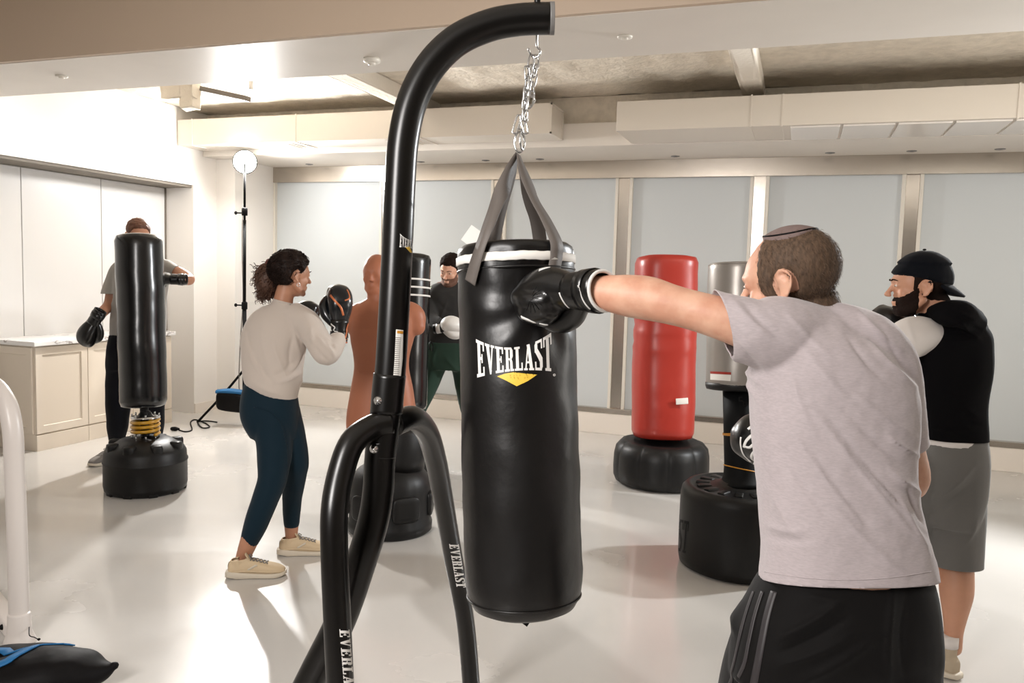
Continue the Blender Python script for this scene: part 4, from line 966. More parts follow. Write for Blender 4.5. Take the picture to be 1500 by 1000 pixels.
h, bw = headshell('hair', bme, boff, hc, Mh, HS, hairc, hairt, M_['hair'], A, .0008, 160)
h['label'] = 'short brown hair'
# short strands over the cap of hair
co_, nm_ = getco(bw); L_ = loc(co_, hc, Mh, HS); ok = np.where(hf(*L_.T) > .001)[0]
rnd = random.Random(5); ids = [rnd.choice(ok) for _ in range(9000)]; T_ = hairt(*L_.T)
dn = Mh@Vector((0,-.55,-.8))
roots = [Vector(co_[i])+Vector(nm_[i])*T_[i]*.8+Vector((rnd.gauss(0,.002),rnd.gauss(0,.002),rnd.gauss(0,.002))) for i in ids]
dirs = [(dn-Vector(nm_[i])*dn.dot(Vector(nm_[i])))+Vector(nm_[i])*.22 for i in ids]
s_ = strands('hair_strands', h, roots, dirs, .0075, .0007, M_['hair'], 4)
kf = lambda x,y,z: .059-np.sqrt(x**2+(y+.014)**2)
kc = lambda x,y,z: (kf(x,y,z) > -.008) & (z > .05)
k_, _ = headshell('skullcap', bme, boff, hc, Mh, HS, kc, lambda x,y,z: np.clip(kf(x,y,z)*3, -.003, .0065), M_['kippah'], A); k_['label'] = 'mauve-grey round skullcap'
tk = bvh(k_); bm = BM()
pts = [tk.find_nearest(hc+Mh@(Vector((.0575*math.cos(t),-.014+.0575*math.sin(t),.11))*HS))[0] for t in [i*PI/12 for i in range(24)]]
tube(bm, pts, .0022, 8, 2, closed=True); o = obj('rim', bm, M_['black'], k_); o['label'] = 'black stitched rim'
# T-shirt
def tee(bm):
    loft(bm, shirt_rings(trows), 6, 56, 2.35)
    limbpx(bm, [(1180,496,1.69,.078),(1135,491,1.665,.081),(1103,484,1.65,.0695),(1080,473,1.65,.0575),(1058,465,1.655,.0505),(1035,457,1.66,.0495)], 32, 5)
    limbpx(bm, [(1225,490,1.70,.07),(1275,512,1.70,.072),(1300,548,1.71,.067),(1312,600,1.745,.060),(1320,640,1.77,.056),(1324,675,1.79,.055)], 28, 5)
    limbpx(bm, [(1130,476,1.67,.060),(1180,478,1.69,.052),(1225,484,1.70,.055),(1270,508,1.70,.062)], 24, 5)
def teepost(me):
    creases(me, [(a,b,c,d,e*1.5,f*.9) for a,b,c,d,e,f in [(1255,455,1318,512,.006,7),(1268,497,1342,566,.007,6),(1240,490,1300,560,-.004,7),(1184,590,1362,812,.0045,6),(1198,590,1362,790,-.0035,6),
        (1148,615,1262,765,.004,6),(1135,640,1215,760,-.003,7),(1256,670,1350,775,.005,5),(1245,572,1342,640,.0045,6),(1236,600,1335,690,-.0035,6),(1160,550,1196,640,.0035,6),
        (1060,503,1118,566,.0055,4.5),(1075,500,1125,552,-.0045,5),(1088,540,1112,590,.004,4),(1069,436,1128,492,.0035,5),(1085,438,1150,500,-.003,6),(1058,455,1110,520,-.003,5),
        (1300,640,1345,668,.007,4),(1303,690,1350,722,.0075,5),(1318,730,1358,800,.006,6),(1326,705,1356,770,-.005,5),(1215,735,1330,845,.0035,7),(1120,700,1180,800,.003,8),(1122,770,1180,778,.004,5),(1124,785,1190,792,-.003,5),
        (1150,455,1215,520,.003,6),(1290,480,1345,560,-.004,6),(1170,500,1260,600,.0035,9),(1190,660,1290,790,-.003,8)]])
    roughen(me, .0028, 14, (1,1,.6), 2); roughen(me, .0010, 45, (1,1,1), 6)
hemc = W(1240,852,D)
hA, hB, hC = W(1116,848,1.70), W(1240,862,1.57), W(1367,846,1.70); hemn = (hB-hA).cross(hC-hA).normalized(); hemn = -hemn if hemn.z > 0 else hemn
cuffn = (-RT*.974-UP*.225).normalized()
tee_o = garment('t_shirt', tee, .0052, M_['tee'], A, 4, [(W(1240,862,1.57), hemn, .35),(W(1057,465,1.655), cuffn, .085),(W(1322,650,1.775), (W(1324,675,1.79)-W(1320,640,1.77)).normalized(), .09)], .0022, teepost)
tt = bvh(tee_o)
bm = BM(); tube(bm, ring(W(1190,449,1.72), RT*.066-UP*.010, FW*.060+UP*.012, 20), .0065, 10, 2, closed=True); obj('neck_rib', bm, M_['tee'], tee_o)
bm = BM(); pts = []
for k in range(25):
    px = 1119+k*10.2; h_ = on(tt, px, 849-13*((px-1241)/125)**2)
    if h_[0] is not None: pts.append(h_[0])
ribbon(bm, tt, pts, .0018, -.0002, 2, .0010); obj('hem_stitching', bm, M_['tee'], tee_o)
# shorts
def sh(bm):
    loft(bm, shirt_rings([(1135,1345,815,D,.10),(1122,1358,840,D,.118),(1106,1364,866,D,.13),(1090,1367,900,D,.14),(1076,1368,945,D,.145),(1070,1366,990,D,.12)]), 5, 44, 2.5)
    limbpx(bm, [(1175,900,1.71,.115),(1148,985,1.75,.128),(1128,1060,1.82,.125),(1115,1130,1.86,.12)], 30, 5)
    limbpx(bm, [(1284,900,1.69,.112),(1284,985,1.68,.122),(1290,1060,1.66,.122),(1295,1140,1.65,.12)], 30, 5)
def shpost(me):
    creases(me, [(1140,935,1235,880,.012,6),(1145,955,1240,905,-.010,6),(1140,975,1250,930,.010,7),(1150,1010,1290,930,.008,8),(1310,860,1300,1000,.008,6),(1330,870,1325,990,-.008,8),(1085,875,1078,930,.012,6),(1180,870,1240,880,.006,5)])
    roughen(me, .004, 10, (1,1,.5), 8)
sho = garment('shorts', sh, .007, M_['shorts_black'], A, 4, [(W(1115,1128,1.86), -Z3, .2),(W(1295,1138,1.65), -Z3, .2)], .003, shpost)
ts_ = bvh(sho)
for i,(x0,x1,x2) in enumerate(((1104,1082,1066),(1117,1097,1082),(1134,1116,1103))):
    bm = BM(); pts = [on(ts_, x, y)[0] for x,y in ((x0,866),((x0+x1)/2-1,900),(x1,940),((x1+x2)/2,975),(x2,1010))]
    pts = [p for p in pts if p is not None]
    if len(pts) > 2: ribbon(bm, ts_, pts, (.010,.010,.017)[i], .0006, 8, .0010); o = obj('side_stripe', bm, M_['stripe'], sho); o['label'] = 'grey satin side stripe'
shoe(A, G(1105,1.93), G(1105,1.93)+(HA*.6-HR*.8).normalized()*.29, M_['greige'], M_['sole'], M_['print'])
shoe(A, G(1330,1.50), G(1330,1.50)+(HA*.8-HR*.6).normalized()*.29, M_['greige'], M_['sole'], M_['print'])
# gloves
def marks(g, me_, P, M, s, seed, n=6, zone=None):
    """white flame-like strokes printed on the mitt"""
    t = bvh(me_); rnd = random.Random(seed)
    for k in range(n):
        bm = BM(); y0 = .05+.028*k; x0 = rnd.uniform(-.05,.03)
        pts = [P(x0+.012*j*(1 if k%2 else -1), y0+.014*math.sin(j*1.3+k)+.008*j, zone) for j in range(5)]
        ribbon(bm, t, pts, .009*s, .0008, 5, .001, .002*s); 
        if len(bm.verts): o = obj('printed_flame', bm, M_['glove_white'], g)
        else: bm.free()
d_ = (-RT*.58+FW*.80+UP*.05).normalized()
gl,P,M,me_,cf = glove(A, W(856,426,1.79), d_, UP*.62+FW*.78, 1, .86, M_['glove_black'], M_['glove_black'], M_['glove_white'], 'black boxing glove with white trim against the bag', ck=1.26)
tg = bvh(gl); tcf = cf
def pxrib(parent, tree, pts, w, m, name, lift=.001, wend=None):
    q = [on(tree,x,y)[0] for x,y in pts]; q = [x for x in q if x is not None]
    if len(q) < 2: return
    bm = BM(); ribbon(bm, tree, q, w, lift, 5, .0012, wend)
    if len(bm.verts): return obj(name, bm, m, parent)
    bm.free()
pxrib(gl, tg, [(762,399),(775,399),(790,396),(806,392),(820,390)], .011, M_['glove_white'], 'white_flash', wend=.003)
pxrib(gl, tg, [(764,464),(774,468),(785,472)], .009, M_['glove_white'], 'white_flash', wend=.004)
pxrib(gl, tg, [(790,473),(803,475),(815,473)], .004, M_['glove_white'], 'white_flash')
pxrib(gl, tcf, [(817,412),(820,428),(826,441),(834,450)], .0045, M_['glove_white'], 'white_line', .0012)
pxrib(gl, tcf, [(803,447),(813,446),(823,445),(831,446)], .004, M_['glove_white'], 'white_line', .0012)
pxrib(gl, tcf, [(848,418),(851,430),(857,443),(865,452)], .005, M_['glove_white'], 'white_line', .0012)
for k in range(9):
    t = -1.2+k*.42; pxrib(gl, tg, [(778+3*math.cos(t),436+3*math.sin(t)),(785+9*math.cos(t)-6,437+12*math.sin(t)),(788+16*math.cos(t)-8,438+20*math.sin(t))], .0022, M_['glove_black'], 'leather_pleat', .0004, .0008)
d2 = (-RT*.72+UP*.34+FW*.1).normalized()
gl,P,M,me_,cf = glove(A, W(1200,676,1.96), d2, UP*.5+FW*-.8, 1, .88, M_['glove_black'], M_['glove_black'], M_['glove_white'], 'black boxing glove with white flame print in front of the belly')
tg = bvh(gl)
for pts,w0,w1 in (([(1118,628),(1107,622),(1096,629)],.010,.006),([(1116,640),(1104,637),(1094,645),(1090,655)],.009,.006),([(1117,655),(1106,650),(1098,655),(1090,653)],.009,.005),([(1118,665),(1108,660),(1101,668),(1107,676)],.012,.004),([(1086,640),(1086,655),(1092,668),(1100,676)],.004,.004),([(1118,676),(1110,672),(1104,679)],.008,.003)):
    pxrib(gl, tg, pts, w0, M_['glove_white'], 'printed_flame', wend=w1)
# ===== woman
D = 4.2
g = G(395,4.2)
A = person('woman with a curly ponytail in a stone sweatshirt and teal leggings, seen from behind', (g.x,g.y,0))
hc = W(427,403,D); Mh = hframe(RT*.70+HA*.70-Z3*.06, Z3); HS = .95
wrows = [(361,434,574,D,.120,0,15),(359,437,560,D,.130,0,11),(357,442,538,D,.13,0,6),(355,447,512,D,.125,0,3),(357,450,490,D,.12),(362,452,472,D,.11),(374,446,456,D,.085),(396,432,444,D,.06)]
hips = [(361,434,568,D,.115,0,12),(355,436,585,D,.125,0,6),(353,437,603,D,.13,0,2),(358,437,622,D,.12),(368,436,640,D,.10)]
nleg = [(398,605,4.17,.105),(402,645,4.15,.094),(401,680,4.12,.082),(398,705,4.10,.072),(388,732,4.09,.067),(375,767,4.09,.060),(364,795,4.09,.045),(355,820,4.10,.036)]
fleg = [(412,605,4.24,.10),(424,640,4.24,.085),(434,674,4.24,.066),(433,695,4.27,.058),(428,730,4.34,.053),(427,765,4.38,.043),(427,788,4.39,.035)]
def sk(bm):
    loft(bm, scaled(shirt_rings(wrows[:7]),.86), 4, 28); loft(bm, scaled(shirt_rings(hips),.9), 3, 24)
    limbpx(bm, [(412,470,D,.06),(415,440,D,.050),(420,420,D,.047)]); head_parts(bm, hc, Mh, HS)
    limbpx(bm, [(440,468,4.17,.055),(466,500,4.13,.044),(480,522,4.10,.040),(489,506,4.14,.036),(495,486,4.19,.028)]); limbpx(bm, [(382,470,4.22,.050),(370,508,4.29,.040),(385,508,4.43,.036),(420,480,4.6,.028)])
    for L in (nleg, fleg): limbpx(bm, [(a,b,c,r*.93 if b < 790 else r) for a,b,c,r in L]+[(L[-1][0]-1,L[-1][1]+14,L[-1][2],.034)])
body, bme = bodyskin(sk, .006, M_['skin3'], A, 3); boff = OFF[body]; eyes(A, hc, Mh, HS)
brows(A, hc, Mh, HS, M_['hair_black'])
_hw = shellf([-.2,-.035,.0,.02,.04,.07,.1],[-.062,-.055,-.0,.012,.034,.056,.062])
hcf = _hw
hcw = lambda x,y,z: hcf(x,y,z) > -.008
h, bw = headshell('hair', bme, boff, hc, Mh, HS, hcw, lambda x,y,z: np.clip(hcf(x,y,z)*1.1, -.003, .021), M_['hair_black'], A, .006, 45); h['label'] = 'dark curly hair tied back'
rnd = random.Random(11); bm = BM(); co_, nm_ = getco(bw); L_ = loc(co_, hc, Mh, HS); ok = np.where(hcf(*L_.T) > .008)[0]
def curl(bm, p, d, L, r, w):
    d = d.normalized(); u = d.orthogonal().normalized(); v = d.cross(u); ph = rnd.uniform(0,6); n = 9; sag = rnd.uniform(0,.25)
    tube(bm, [p+d*L*k/n+(u*math.cos(ph+k*1.15)+v*math.sin(ph+k*1.15))*r*(1 if k else 0)-Z3*sag*L*(k/n)**2 for k in range(n+1)], w, 4, 2)
for _ in range(900):
    i = rnd.choice(ok); bk = Mh@Vector((0,-1,-.15)); nn = Vector(nm_[i]); curl(bm, Vector(co_[i])+nn*.016, bk-nn*bk.dot(nn)+nn*.12, .035, .003, .0012)
o = obj('hair_wisps', bm, M_['hair_black'], h)
sc = W(400,388,4.22); bm = BM(); pcn = W(387,412,4.22)
ell(bm, W(390,410,4.22), .060,.056,.092)
for _ in range(1500):
    a = rnd.uniform(0,6.28); b_ = rnd.uniform(-1,1); rr_ = rnd.random()**.5
    e = W(388,414,4.22)+RT*(.055*rr_*math.cos(a))+FW*(.05*rr_*math.sin(a))+UP*(-.10*b_*(1 if b_>0 else .75))
    p = sc.lerp(e, rnd.uniform(.35,.75)); curl(bm, p, (e-p)+Vector((rnd.gauss(0,.02),rnd.gauss(0,.02),rnd.gauss(0,.02)-.02)), rnd.uniform(.045,.075), .007, .0017)
o = obj('ponytail', bm, M_['curl'], A); o['label'] = 'curly brown ponytail'
bm = BM(); q = (W(388,400,4.22)-sc).normalized(); u_ = q.orthogonal().normalized()
tube(bm, [sc+(u_*math.cos(t)+q.cross(u_)*math.sin(t))*(.026+.005*(k%2))+q*.004*(k%3) for k,t in enumerate([i*PI/9 for i in range(18)])], .014, 10, 2, closed=True); o = obj('scrunchie', bm, mat('maroon_scrunchie',(96,52,46),.8), A)
for k in (-1,1):
    bm = BM(); c = hc+Mh@(Vector((.08*k,-.002,-.050))*HS); tube(bm, [c+Mh@Vector((0,.010*math.cos(t),.010*math.sin(t))) for t in [i*PI/6 for i in range(12)]], .0015, 6, 2, closed=True); obj('hoop_earring', bm, M_['chrome'], A)
def sw(bm):
    loft(bm, shirt_rings(wrows), 5, 40, 2.3)
    limbpx(bm, [(430,462,4.18,.072),(450,474,4.15,.072),(466,500,4.12,.064),(477,519,4.10,.058),(486,513,4.12,.055),(493,503,4.16,.047),(496,494,4.18,.042)], 22)
    limbpx(bm, [(392,464,4.2,.062),(376,480,4.22,.062),(368,505,4.28,.058),(376,515,4.38,.053),(395,498,4.5,.045),(415,484,4.57,.04)], 22)
    limbpx(bm, [(412,456,D,.062),(414,446,D,.057),(415,440,D,.055)], 20)
def swp(me):
    creases(me, [(a,b,c,d,e*1.5,f) for a,b,c,d,e,f in [(400,500,425,560,.005,4),(372,520,400,560,-.006,5),(478,500,492,525,.008,2),(484,498,494,515,-.006,2),(430,490,424,540,-.006,4),(455,480,462,505,.010,3),(465,492,490,520,.008,2.5),(460,505,482,530,-.006,3),(470,490,495,508,.008,2.5),(425,545,440,520,.008,4),(405,560,440,545,.010,4),(400,550,430,530,-.006,5),(365,510,385,550,.006,4),(360,480,372,520,-.005,4),(370,560,420,580,.005,4),(430,470,440,520,.006,4),(385,470,395,540,.004,7),(440,540,444,570,.006,3)]])
    roughen(me, .006, 9, (1,1,.7), 3)
sw_o = garment('sweatshirt', sw, .008, M_['sweat'], A, 4, [(W(416,442,D), (UP+RT*.35).normalized(), .075)], .003, swp)
bm = BM(); tube(bm, ring(W(417,443,D), RT*.054-UP*.014, FW*.056, 16), .006, 8, 2, closed=True); obj('neck_rib', bm, M_['sweat'], sw_o)
def lg(bm):
    loft(bm, shirt_rings(hips), 4, 32, 2.3)
    limbpx(bm, nleg[:7], 22); limbpx(bm, fleg[:6], 22)
    ell(bm, W(375,603,4.15), .075,.07,.085)
lgo = garment('leggings', lg, .007, M_['legging'], A, 4, [(W(363.5,797,4.09), -Z3, .13),(W(427,771,4.38), -Z3, .13)], .002, lambda me: roughen(me,.002,12))
tl = bvh(lgo); pxrib(lgo, tl, [(372,596),(395,603),(412,622),(419,650),(420,690)], .006, M_['legging'], 'seam', .001)
for a,b_,lb in ((G(333,4.03),G(410,4.08),'beige chunky trainer, heel lifted slightly'),(G(408,4.37),G(480,4.42),'beige chunky trainer')):
    dd = (b_-a).normalized(); shoe(A, a, a+dd*.285, M_['beige'], M_['sole'], M_['greige'], label=lb, name='trainer')
gl,P,M,me_,cf = glove(A, W(497,481,4.19), UP*1+RT*.03, -FW*.9+RT*.45, -1, .96, M_['glove_teal'], M_['glove_black'], M_['copper'], 'black boxing glove with copper piping raised in front')
tg = bvh(gl); tcf = cf
pxrib(gl, tg, [(476,424),(484,432),(492,442),(499,450),(503,462)], .011, M_['copper'], 'copper_piping', .001)
pxrib(gl, tg, [(508,424),(512,436),(505,440)], .008, M_['copper'], 'copper_mark', .001)
for pts in ([(482,467),(497,470),(512,474)],[(478,489),(492,493),(507,497)],[(509,474),(507,485),(505,496)],[(480,470),(479,480),(477,490)]): pxrib(gl, tcf, pts, .006, M_['copper'], 'copper_piping', .005)
pxrib(gl, tcf, [(486,474),(491,479),(489,484),(495,486)], .005, M_['glove_white'], 'cuff_logo', .006)
glove(A, W(420,481,4.6), (HR*.5+Z3*.6+HA*.3), -HR, 1, .9, M_['glove_teal'], M_['glove_black'], M_['copper'], 'black boxing glove hidden in front of the chest')
# ===== man in the cap
D = 3.2
g = G(1385,3.25)
A = person('bearded man in a backwards black cap, black sleeveless hoodie over white tee and grey shorts', (g.x,g.y,0))
hc = W(1346,420,3.18); Mh = hframe(-RT*.965+HA*.26+Z3*.02, Z3); HS = 1.0
vrows = [(1341,1438,648,D,.132),(1339,1438,610,D,.13),(1336,1441,575,D,.13),(1332,1447,540,D,.13),(1330,1449,510,D,.125),(1335,1447,488,D,.115),(1348,1432,468,D,.09),(1356,1405,455,D,.07)]
rleg = [(1398,690,3.24,.105),(1399,760,3.26,.085),(1400,815,3.28,.068),(1401,845,3.27,.0655),(1401,870,3.26,.063),(1399,900,3.25,.047),(1397,925,3.24,.036),(1396,948,3.24,.034)]
lleg_ = [(1345,690,3.22,.105),(1330,760,3.3,.085),(1320,815,3.36,.065),(1312,860,3.42,.062),(1306,905,3.46,.042),(1304,940,3.48,.034)]
def sk(bm):
    loft(bm, scaled(shirt_rings(vrows[:7]),.9), 4, 28); loft(bm, shirt_rings([(1348,1434,630,D,.11),(1345,1436,665,D,.12),(1350,1430,700,D,.11)]), 3, 28)
    limbpx(bm, [(1378,480,D,.07),(1370,452,D,.062),(1360,435,D,.058)]); head_parts(bm, hc, Mh, HS)
    limbpx(bm, [(1350,488,3.16,.06),(1325,510,3.12,.052),(1314,528,3.16,.042),(1322,512,3.24,.038),(1328,498,3.3,.03)]); limbpx(bm, [(1418,490,3.26,.055),(1420,540,3.4,.046),(1412,570,3.5,.042),(1395,540,3.62,.036),(1375,515,3.68,.03)])
    limbpx(bm, rleg, 22); limbpx(bm, lleg_, 22)
body, bme = bodyskin(sk, .0055, M_['skin2'], A, 3); boff = OFF[body]; eyes(A, hc, Mh, HS); brows(A, hc, Mh, HS, M_['beard'])
def bf(x,y,z):
    a = np.minimum.reduce([-.004-(y-.012)*.62-z, y-.010, z+.128])
    m_ = np.minimum.reduce([.030-np.abs(x), z+.060, -.043-z, y-.055]); l_ = np.minimum.reduce([.021-np.abs(x), z+.079, -.058-z, y-.055])
    wob = .002*np.sin(y*230)*np.sin(z*210)
    return np.where(l_ > 0, -l_, np.maximum(a, m_))+wob
bc = lambda x,y,z: bf(x,y,z) > -.007
b_, _ = headshell('beard', bme, boff, hc, Mh, HS, bc, lambda x,y,z: np.clip(bf(x,y,z)*.5, -.002, .005), M_['beard'], A, .0012, 140); b_['label'] = 'full dark beard'
_hb = shellf([-.2,-.035,.0,.015,.04],[-.055,-.05,-.03,-.034,.0])
chf = lambda x,y,z: np.minimum.reduce([_hb(x,y,z), .032-y, .055-z])
hh, _ = headshell('hair', bme, boff, hc, Mh, HS, lambda x,y,z: chf(x,y,z) > -.008, lambda x,y,z: np.clip(chf(x,y,z)*.5, -.002, .003), M_['beard'], A, .0008, 120)
cc = lambda x,y,z: z > .038-.22*(y < 0)*(-y)-.10*np.clip(y-.03,0,1)*(-3)
cf_ = lambda x,y,z: z-np.interp(y, [-.13,-.04,.02,.06,.1], [.004,.020,.036,.044,.046])
cc = lambda x,y,z: cf_(x,y,z) > -.008
cp, _ = headshell('cap', bme, boff, hc, Mh, HS, cc, lambda x,y,z: np.clip(cf_(x,y,z)*3, -.003, .013+.008*(z > .08)), M_['cap'], A, .0015, 30); cp['label'] = 'navy-black cap worn backwards'
bm = BM(); R = []
for k in range(17):
    t = -1+2*k/16; ph = t*1.05; w_ = max(1-t*t,0)**.5
    a = Vector((.080*math.sin(ph),-.014-.100*math.cos(ph),.008)); nn_ = Vector((math.sin(ph)*.4,-math.cos(ph)*.75,-.62)).normalized(); b2 = a+nn_*(.062*w_+.004)
    up_ = Vector((0,-.6,.8))*.0045; R.append([hc+Mh@p for p in (a-up_, a.lerp(b2,.5)-up_, b2-up_, b2+up_*.6, a.lerp(b2,.5)+up_, a+up_)])
rings_to_mesh(bm, R); obj('brim', bm, M_['cap'], cp)
bm = BM(); ell(bm, hc+Mh@Vector((0,-.012,.146)), .007,.007,.004); obj('cap_button', bm, M_['cap'], cp)
def ws(bm):
    limbpx(bm, [(1362,492,3.17,.07),(1338,493,3.14,.080),(1322,506,3.12,.074),(1314,524,3.14,.062),(1311,532,3.15,.058)], 24)
    limbpx(bm, [(1418,490,3.24,.062),(1424,510,3.3,.055),(1422,540,3.38,.052)], 22)
    loft(bm, scaled(shirt_rings(vrows[:6]),.95), 3, 28)
    loft(bm, shirt_rings([(1348,1412,646,3.2,.128),(1347,1416,638,3.2,.124),(1350,1425,610,D,.11)]), 3, 28)
wso = garment('white_t_shirt', ws, .008, M_['white_cloth'], A, 4, (), .003, lambda me: (creases(me, [(1330,470,1345,510,.006,4),(1310,480,1325,515,-.005,4)]), roughen(me,.004,12)))
def vs_(bm):
    loft(bm, shirt_rings(vrows), 5, 40, 2.4)
    limbpx(bm, [(1360,472,3.2,.05),(1375,460,3.2,.06),(1400,462,3.22,.06),(1422,470,3.24,.055)], 18)
    limbpx(bm, [(1420,487,3.24,.072),(1427,502,3.28,.064),(1427,535,3.32,.060)], 20)
    # hood lying on the upper back
    limbpx(bm, [(1368,456,3.14,.03),(1385,458,3.08,.05),(1408,462,3.07,.055),(1428,472,3.12,.045)], 18)
def vp(me):
    creases(me, [(1400,455,1432,470,.012,3),(1405,466,1442,486,-.012,3),(1410,475,1438,500,.010,3),(1390,462,1430,480,.010,4),(1385,470,1425,492,-.008,4),(1400,500,1440,490,.006,5),(1415,600,1440,610,.006,3),(1412,615,1440,622,-.006,3),(1350,625,1435,630,.004,3),(1360,480,1372,560,.004,6)])
    roughen(me, .006, 9, (1,1,.8), 5)
garment('sleeveless_hoodie', vs_, .008, M_['vest'], A, 4, [(W(1388,639,D), -Z3, .25)], .003, vp)
def gs(bm):
    loft(bm, shirt_rings([(1347,1437,637,D,.122),(1343,1440,660,D,.132),(1343,1440,690,D,.135),(1348,1438,730,D,.12),(1362,1428,770,D,.08)]), 4, 32, 2.5)
    limbpx(bm, [(1390,690,3.22,.125),(1396,740,3.24,.119),(1397,785,3.25,.113),(1396,830,3.27,.108)], 26); limbpx(bm, [(1350,690,3.22,.118),(1335,740,3.27,.112),(1322,785,3.32,.108),(1316,830,3.36,.105)], 26)
def gp(me):
    creases(me, [(1360,740,1430,680,.012,5),(1360,755,1425,705,-.008,5),(1355,720,1400,700,.006,5),(1410,800,1432,760,.008,5),(1350,660,1400,700,-.004,8)])
    roughen(me, .006, 8, (1,1,.6), 9)
so = garment('shorts', gs, .008, M_['shorts_grey'], A, 4, [(W(1395,823,3.27), -Z3, .13),(W(1316,824,3.36), -Z3, .13)], .003, gp)
for hp,dr,lb in ((G(1403,3.19),(HA*.88-HR*.5),'stone canvas high-top shoe with round ankle patch'),(G(1306,3.44),(HA*.6-HR*.8),'stone canvas high-top shoe')):
    dr = dr.normalized(); sx, SP = shoe(A, hp, hp+dr*.29, M_['canvas'], M_['sole'], M_['sole'], high=True, label=lb, name='high_top_shoe')
    bm = BM(); c = SP(-.042,.055,.10); q = dr.cross(Z3).normalized(); lathe(bm, [(.012,0),(.016,.0),(.016,.003),(.012,.003)], n=20, xf=Matrix.Translation(SP(-.036,.055,.10))@(-q).to_track_quat('Z','Y').to_matrix().to_4x4()); obj('ankle_patch', bm, M_['greige'], sx)
    bm = BM(); limb(bm, [SP(0,.05,.12),SP(0,.05,.16)], [.038,.038], 18, 2, ends=False); obj('sock', bm, M_['white_cloth'], A)
glove(A, W(1346,500,3.34), (Z3*.50-HR*.8), -HA, 1, .9, M_['glove_black'], M_['glove_black'], M_['glove_black'], 'black boxing glove held under the chin')
glove(A, W(1375,515,3.68), (Z3*.9-HR*.4), HR, 1, .9, M_['glove_black'], M_['glove_black'], M_['glove_black'], 'black boxing glove hidden by the chest')
shf = shellf([-.2,-.035,.0,.02,.045,.07,.1],[-.07,-.055,-.02,-.012,.034,.060,.064])
# ===== man behind the left bag
D = 6.12
g = G(198,6.2)
A = person('man in a grey T-shirt and black joggers standing behind the tall black bag at left', (g.x,g.y,0))
hc = W(203,346,6.1); Mh = hframe(-HA*.8+HR*.6-Z3*.08, Z3); HS = 1.0
rws = [(161,241,497,D,.11),(163,242,470,D,.115),(165,243,440,D,.12),(166,246,412,D,.12),(168,246,395,D,.105),(178,236,381,D,.08),(190,216,374,D,.06)]
def sk(bm):
    loft(bm, scaled(shirt_rings(rws[:6]),.9), 4, 28); loft(bm, shirt_rings([(166,236,495,D,.105),(164,238,520,D,.11),(168,234,545,D,.105)]), 3, 24)
    limbpx(bm, [(203,385,D,.06),(203,372,D,.055),(203,358,D,.053)]); head_parts(bm, hc, Mh, HS)
    limbpx(bm, [(176,395,D,.058),(165,425,6.12,.045),(160,446,6.1,.042),(149,458,6.0,.038),(140,467,5.9,.030)]); limbpx(bm, [(238,392,6.1,.058),(262,400,6.02,.048),(277,409,5.95,.042),(267,410,5.86,.034),(256,409,5.79,.026)])
    limbpx(bm, [(180,540,D,.09),(174,590,6.2,.065),(171,620,6.25,.058),(169,652,6.3,.038),(168,672,6.32,.036)]); limbpx(bm, [(220,540,D,.09),(224,590,6.2,.065),(225,630,6.25,.055),(226,662,6.3,.038),(226,676,6.3,.036)])
body, bme = bodyskin(sk, .007, M_['skin3'], A, 3); boff = OFF[body]; eyes(A, hc, Mh, HS, (90,110,120)); brows(A, hc, Mh, HS, M_['hair_auburn'])
h, _ = headshell('hair', bme, boff, hc, Mh, HS, lambda x,y,z: shf(x,y,z) > -.008, lambda x,y,z: np.clip(shf(x,y,z)*.8, -.003, np.interp(z,[.03,.09],[.005,.017])), M_['hair_auburn'], A, .006, 60); h['label'] = 'short auburn hair'
def ts2(bm):
    loft(bm, shirt_rings(rws), 4, 32, 2.3)
    limbpx(bm, [(186,388,D,.06),(174,396,D,.066),(166,415,D,.064),(161,428,6.11,.062),(159,434,6.1,.060)], 20); limbpx(bm, [(228,388,6.1,.06),(244,393,6.08,.064),(256,399,6.04,.058),(262,401,6.02,.056)], 20)
garment('t_shirt', ts2, .009, M_['teegrey'], A, 4, [(W(160,430,6.1), -Z3, .085),(W(259,400,6.03), (HR*.9-Z3*.3-HA*.3).normalized(), .08)], .003, lambda me: (creases(me, [(170,400,180,440,.008,4),(168,470,185,430,.008,4),(166,450,180,490,-.006,4)]), roughen(me,.006,8)))
def jg(bm):
    loft(bm, shirt_rings([(161,240,490,D,.115),(157,241,515,D,.125),(157,240,540,D,.125)]), 3, 28, 2.4)
    limbpx(bm, [(178,535,D,.108),(174,575,6.16,.094),(173,610,6.2,.085),(171,635,6.25,.068),(169.5,655,6.3,.044)], 22); limbpx(bm, [(219,535,D,.108),(223,575,6.16,.092),(225,610,6.2,.078),(225,640,6.25,.062),(226,664,6.3,.044)], 22)
garment('joggers', jg, .009, M_['black_pants'], A, 4, (), .003, lambda me: roughen(me,.008,8))
for a,dr in ((G(171,6.40),(-HA*.95-HR*.22)),(G(226,6.40),(-HA*.9+HR*.3))):
    shoe(A, a, a+dr.normalized()*.29, M_['greige'], M_['sole'], M_['greige'], name='trainer')
glove(A, W(140,467,5.9), (-HR*.50-Z3*.82), -HA*.9-HR*.3, -1, .95, M_['glove_black'], M_['glove_black'], M_['glove_black'], 'black boxing glove hanging low', ck=1.1)
glove(A, W(259,409,5.80), (-HR*1-HA*.15), Z3+HA*-.3, 1, .86, M_['glove_black'], M_['glove_black'], M_['glove_black'], 'black boxing glove in front of the chest', ck=1.15)
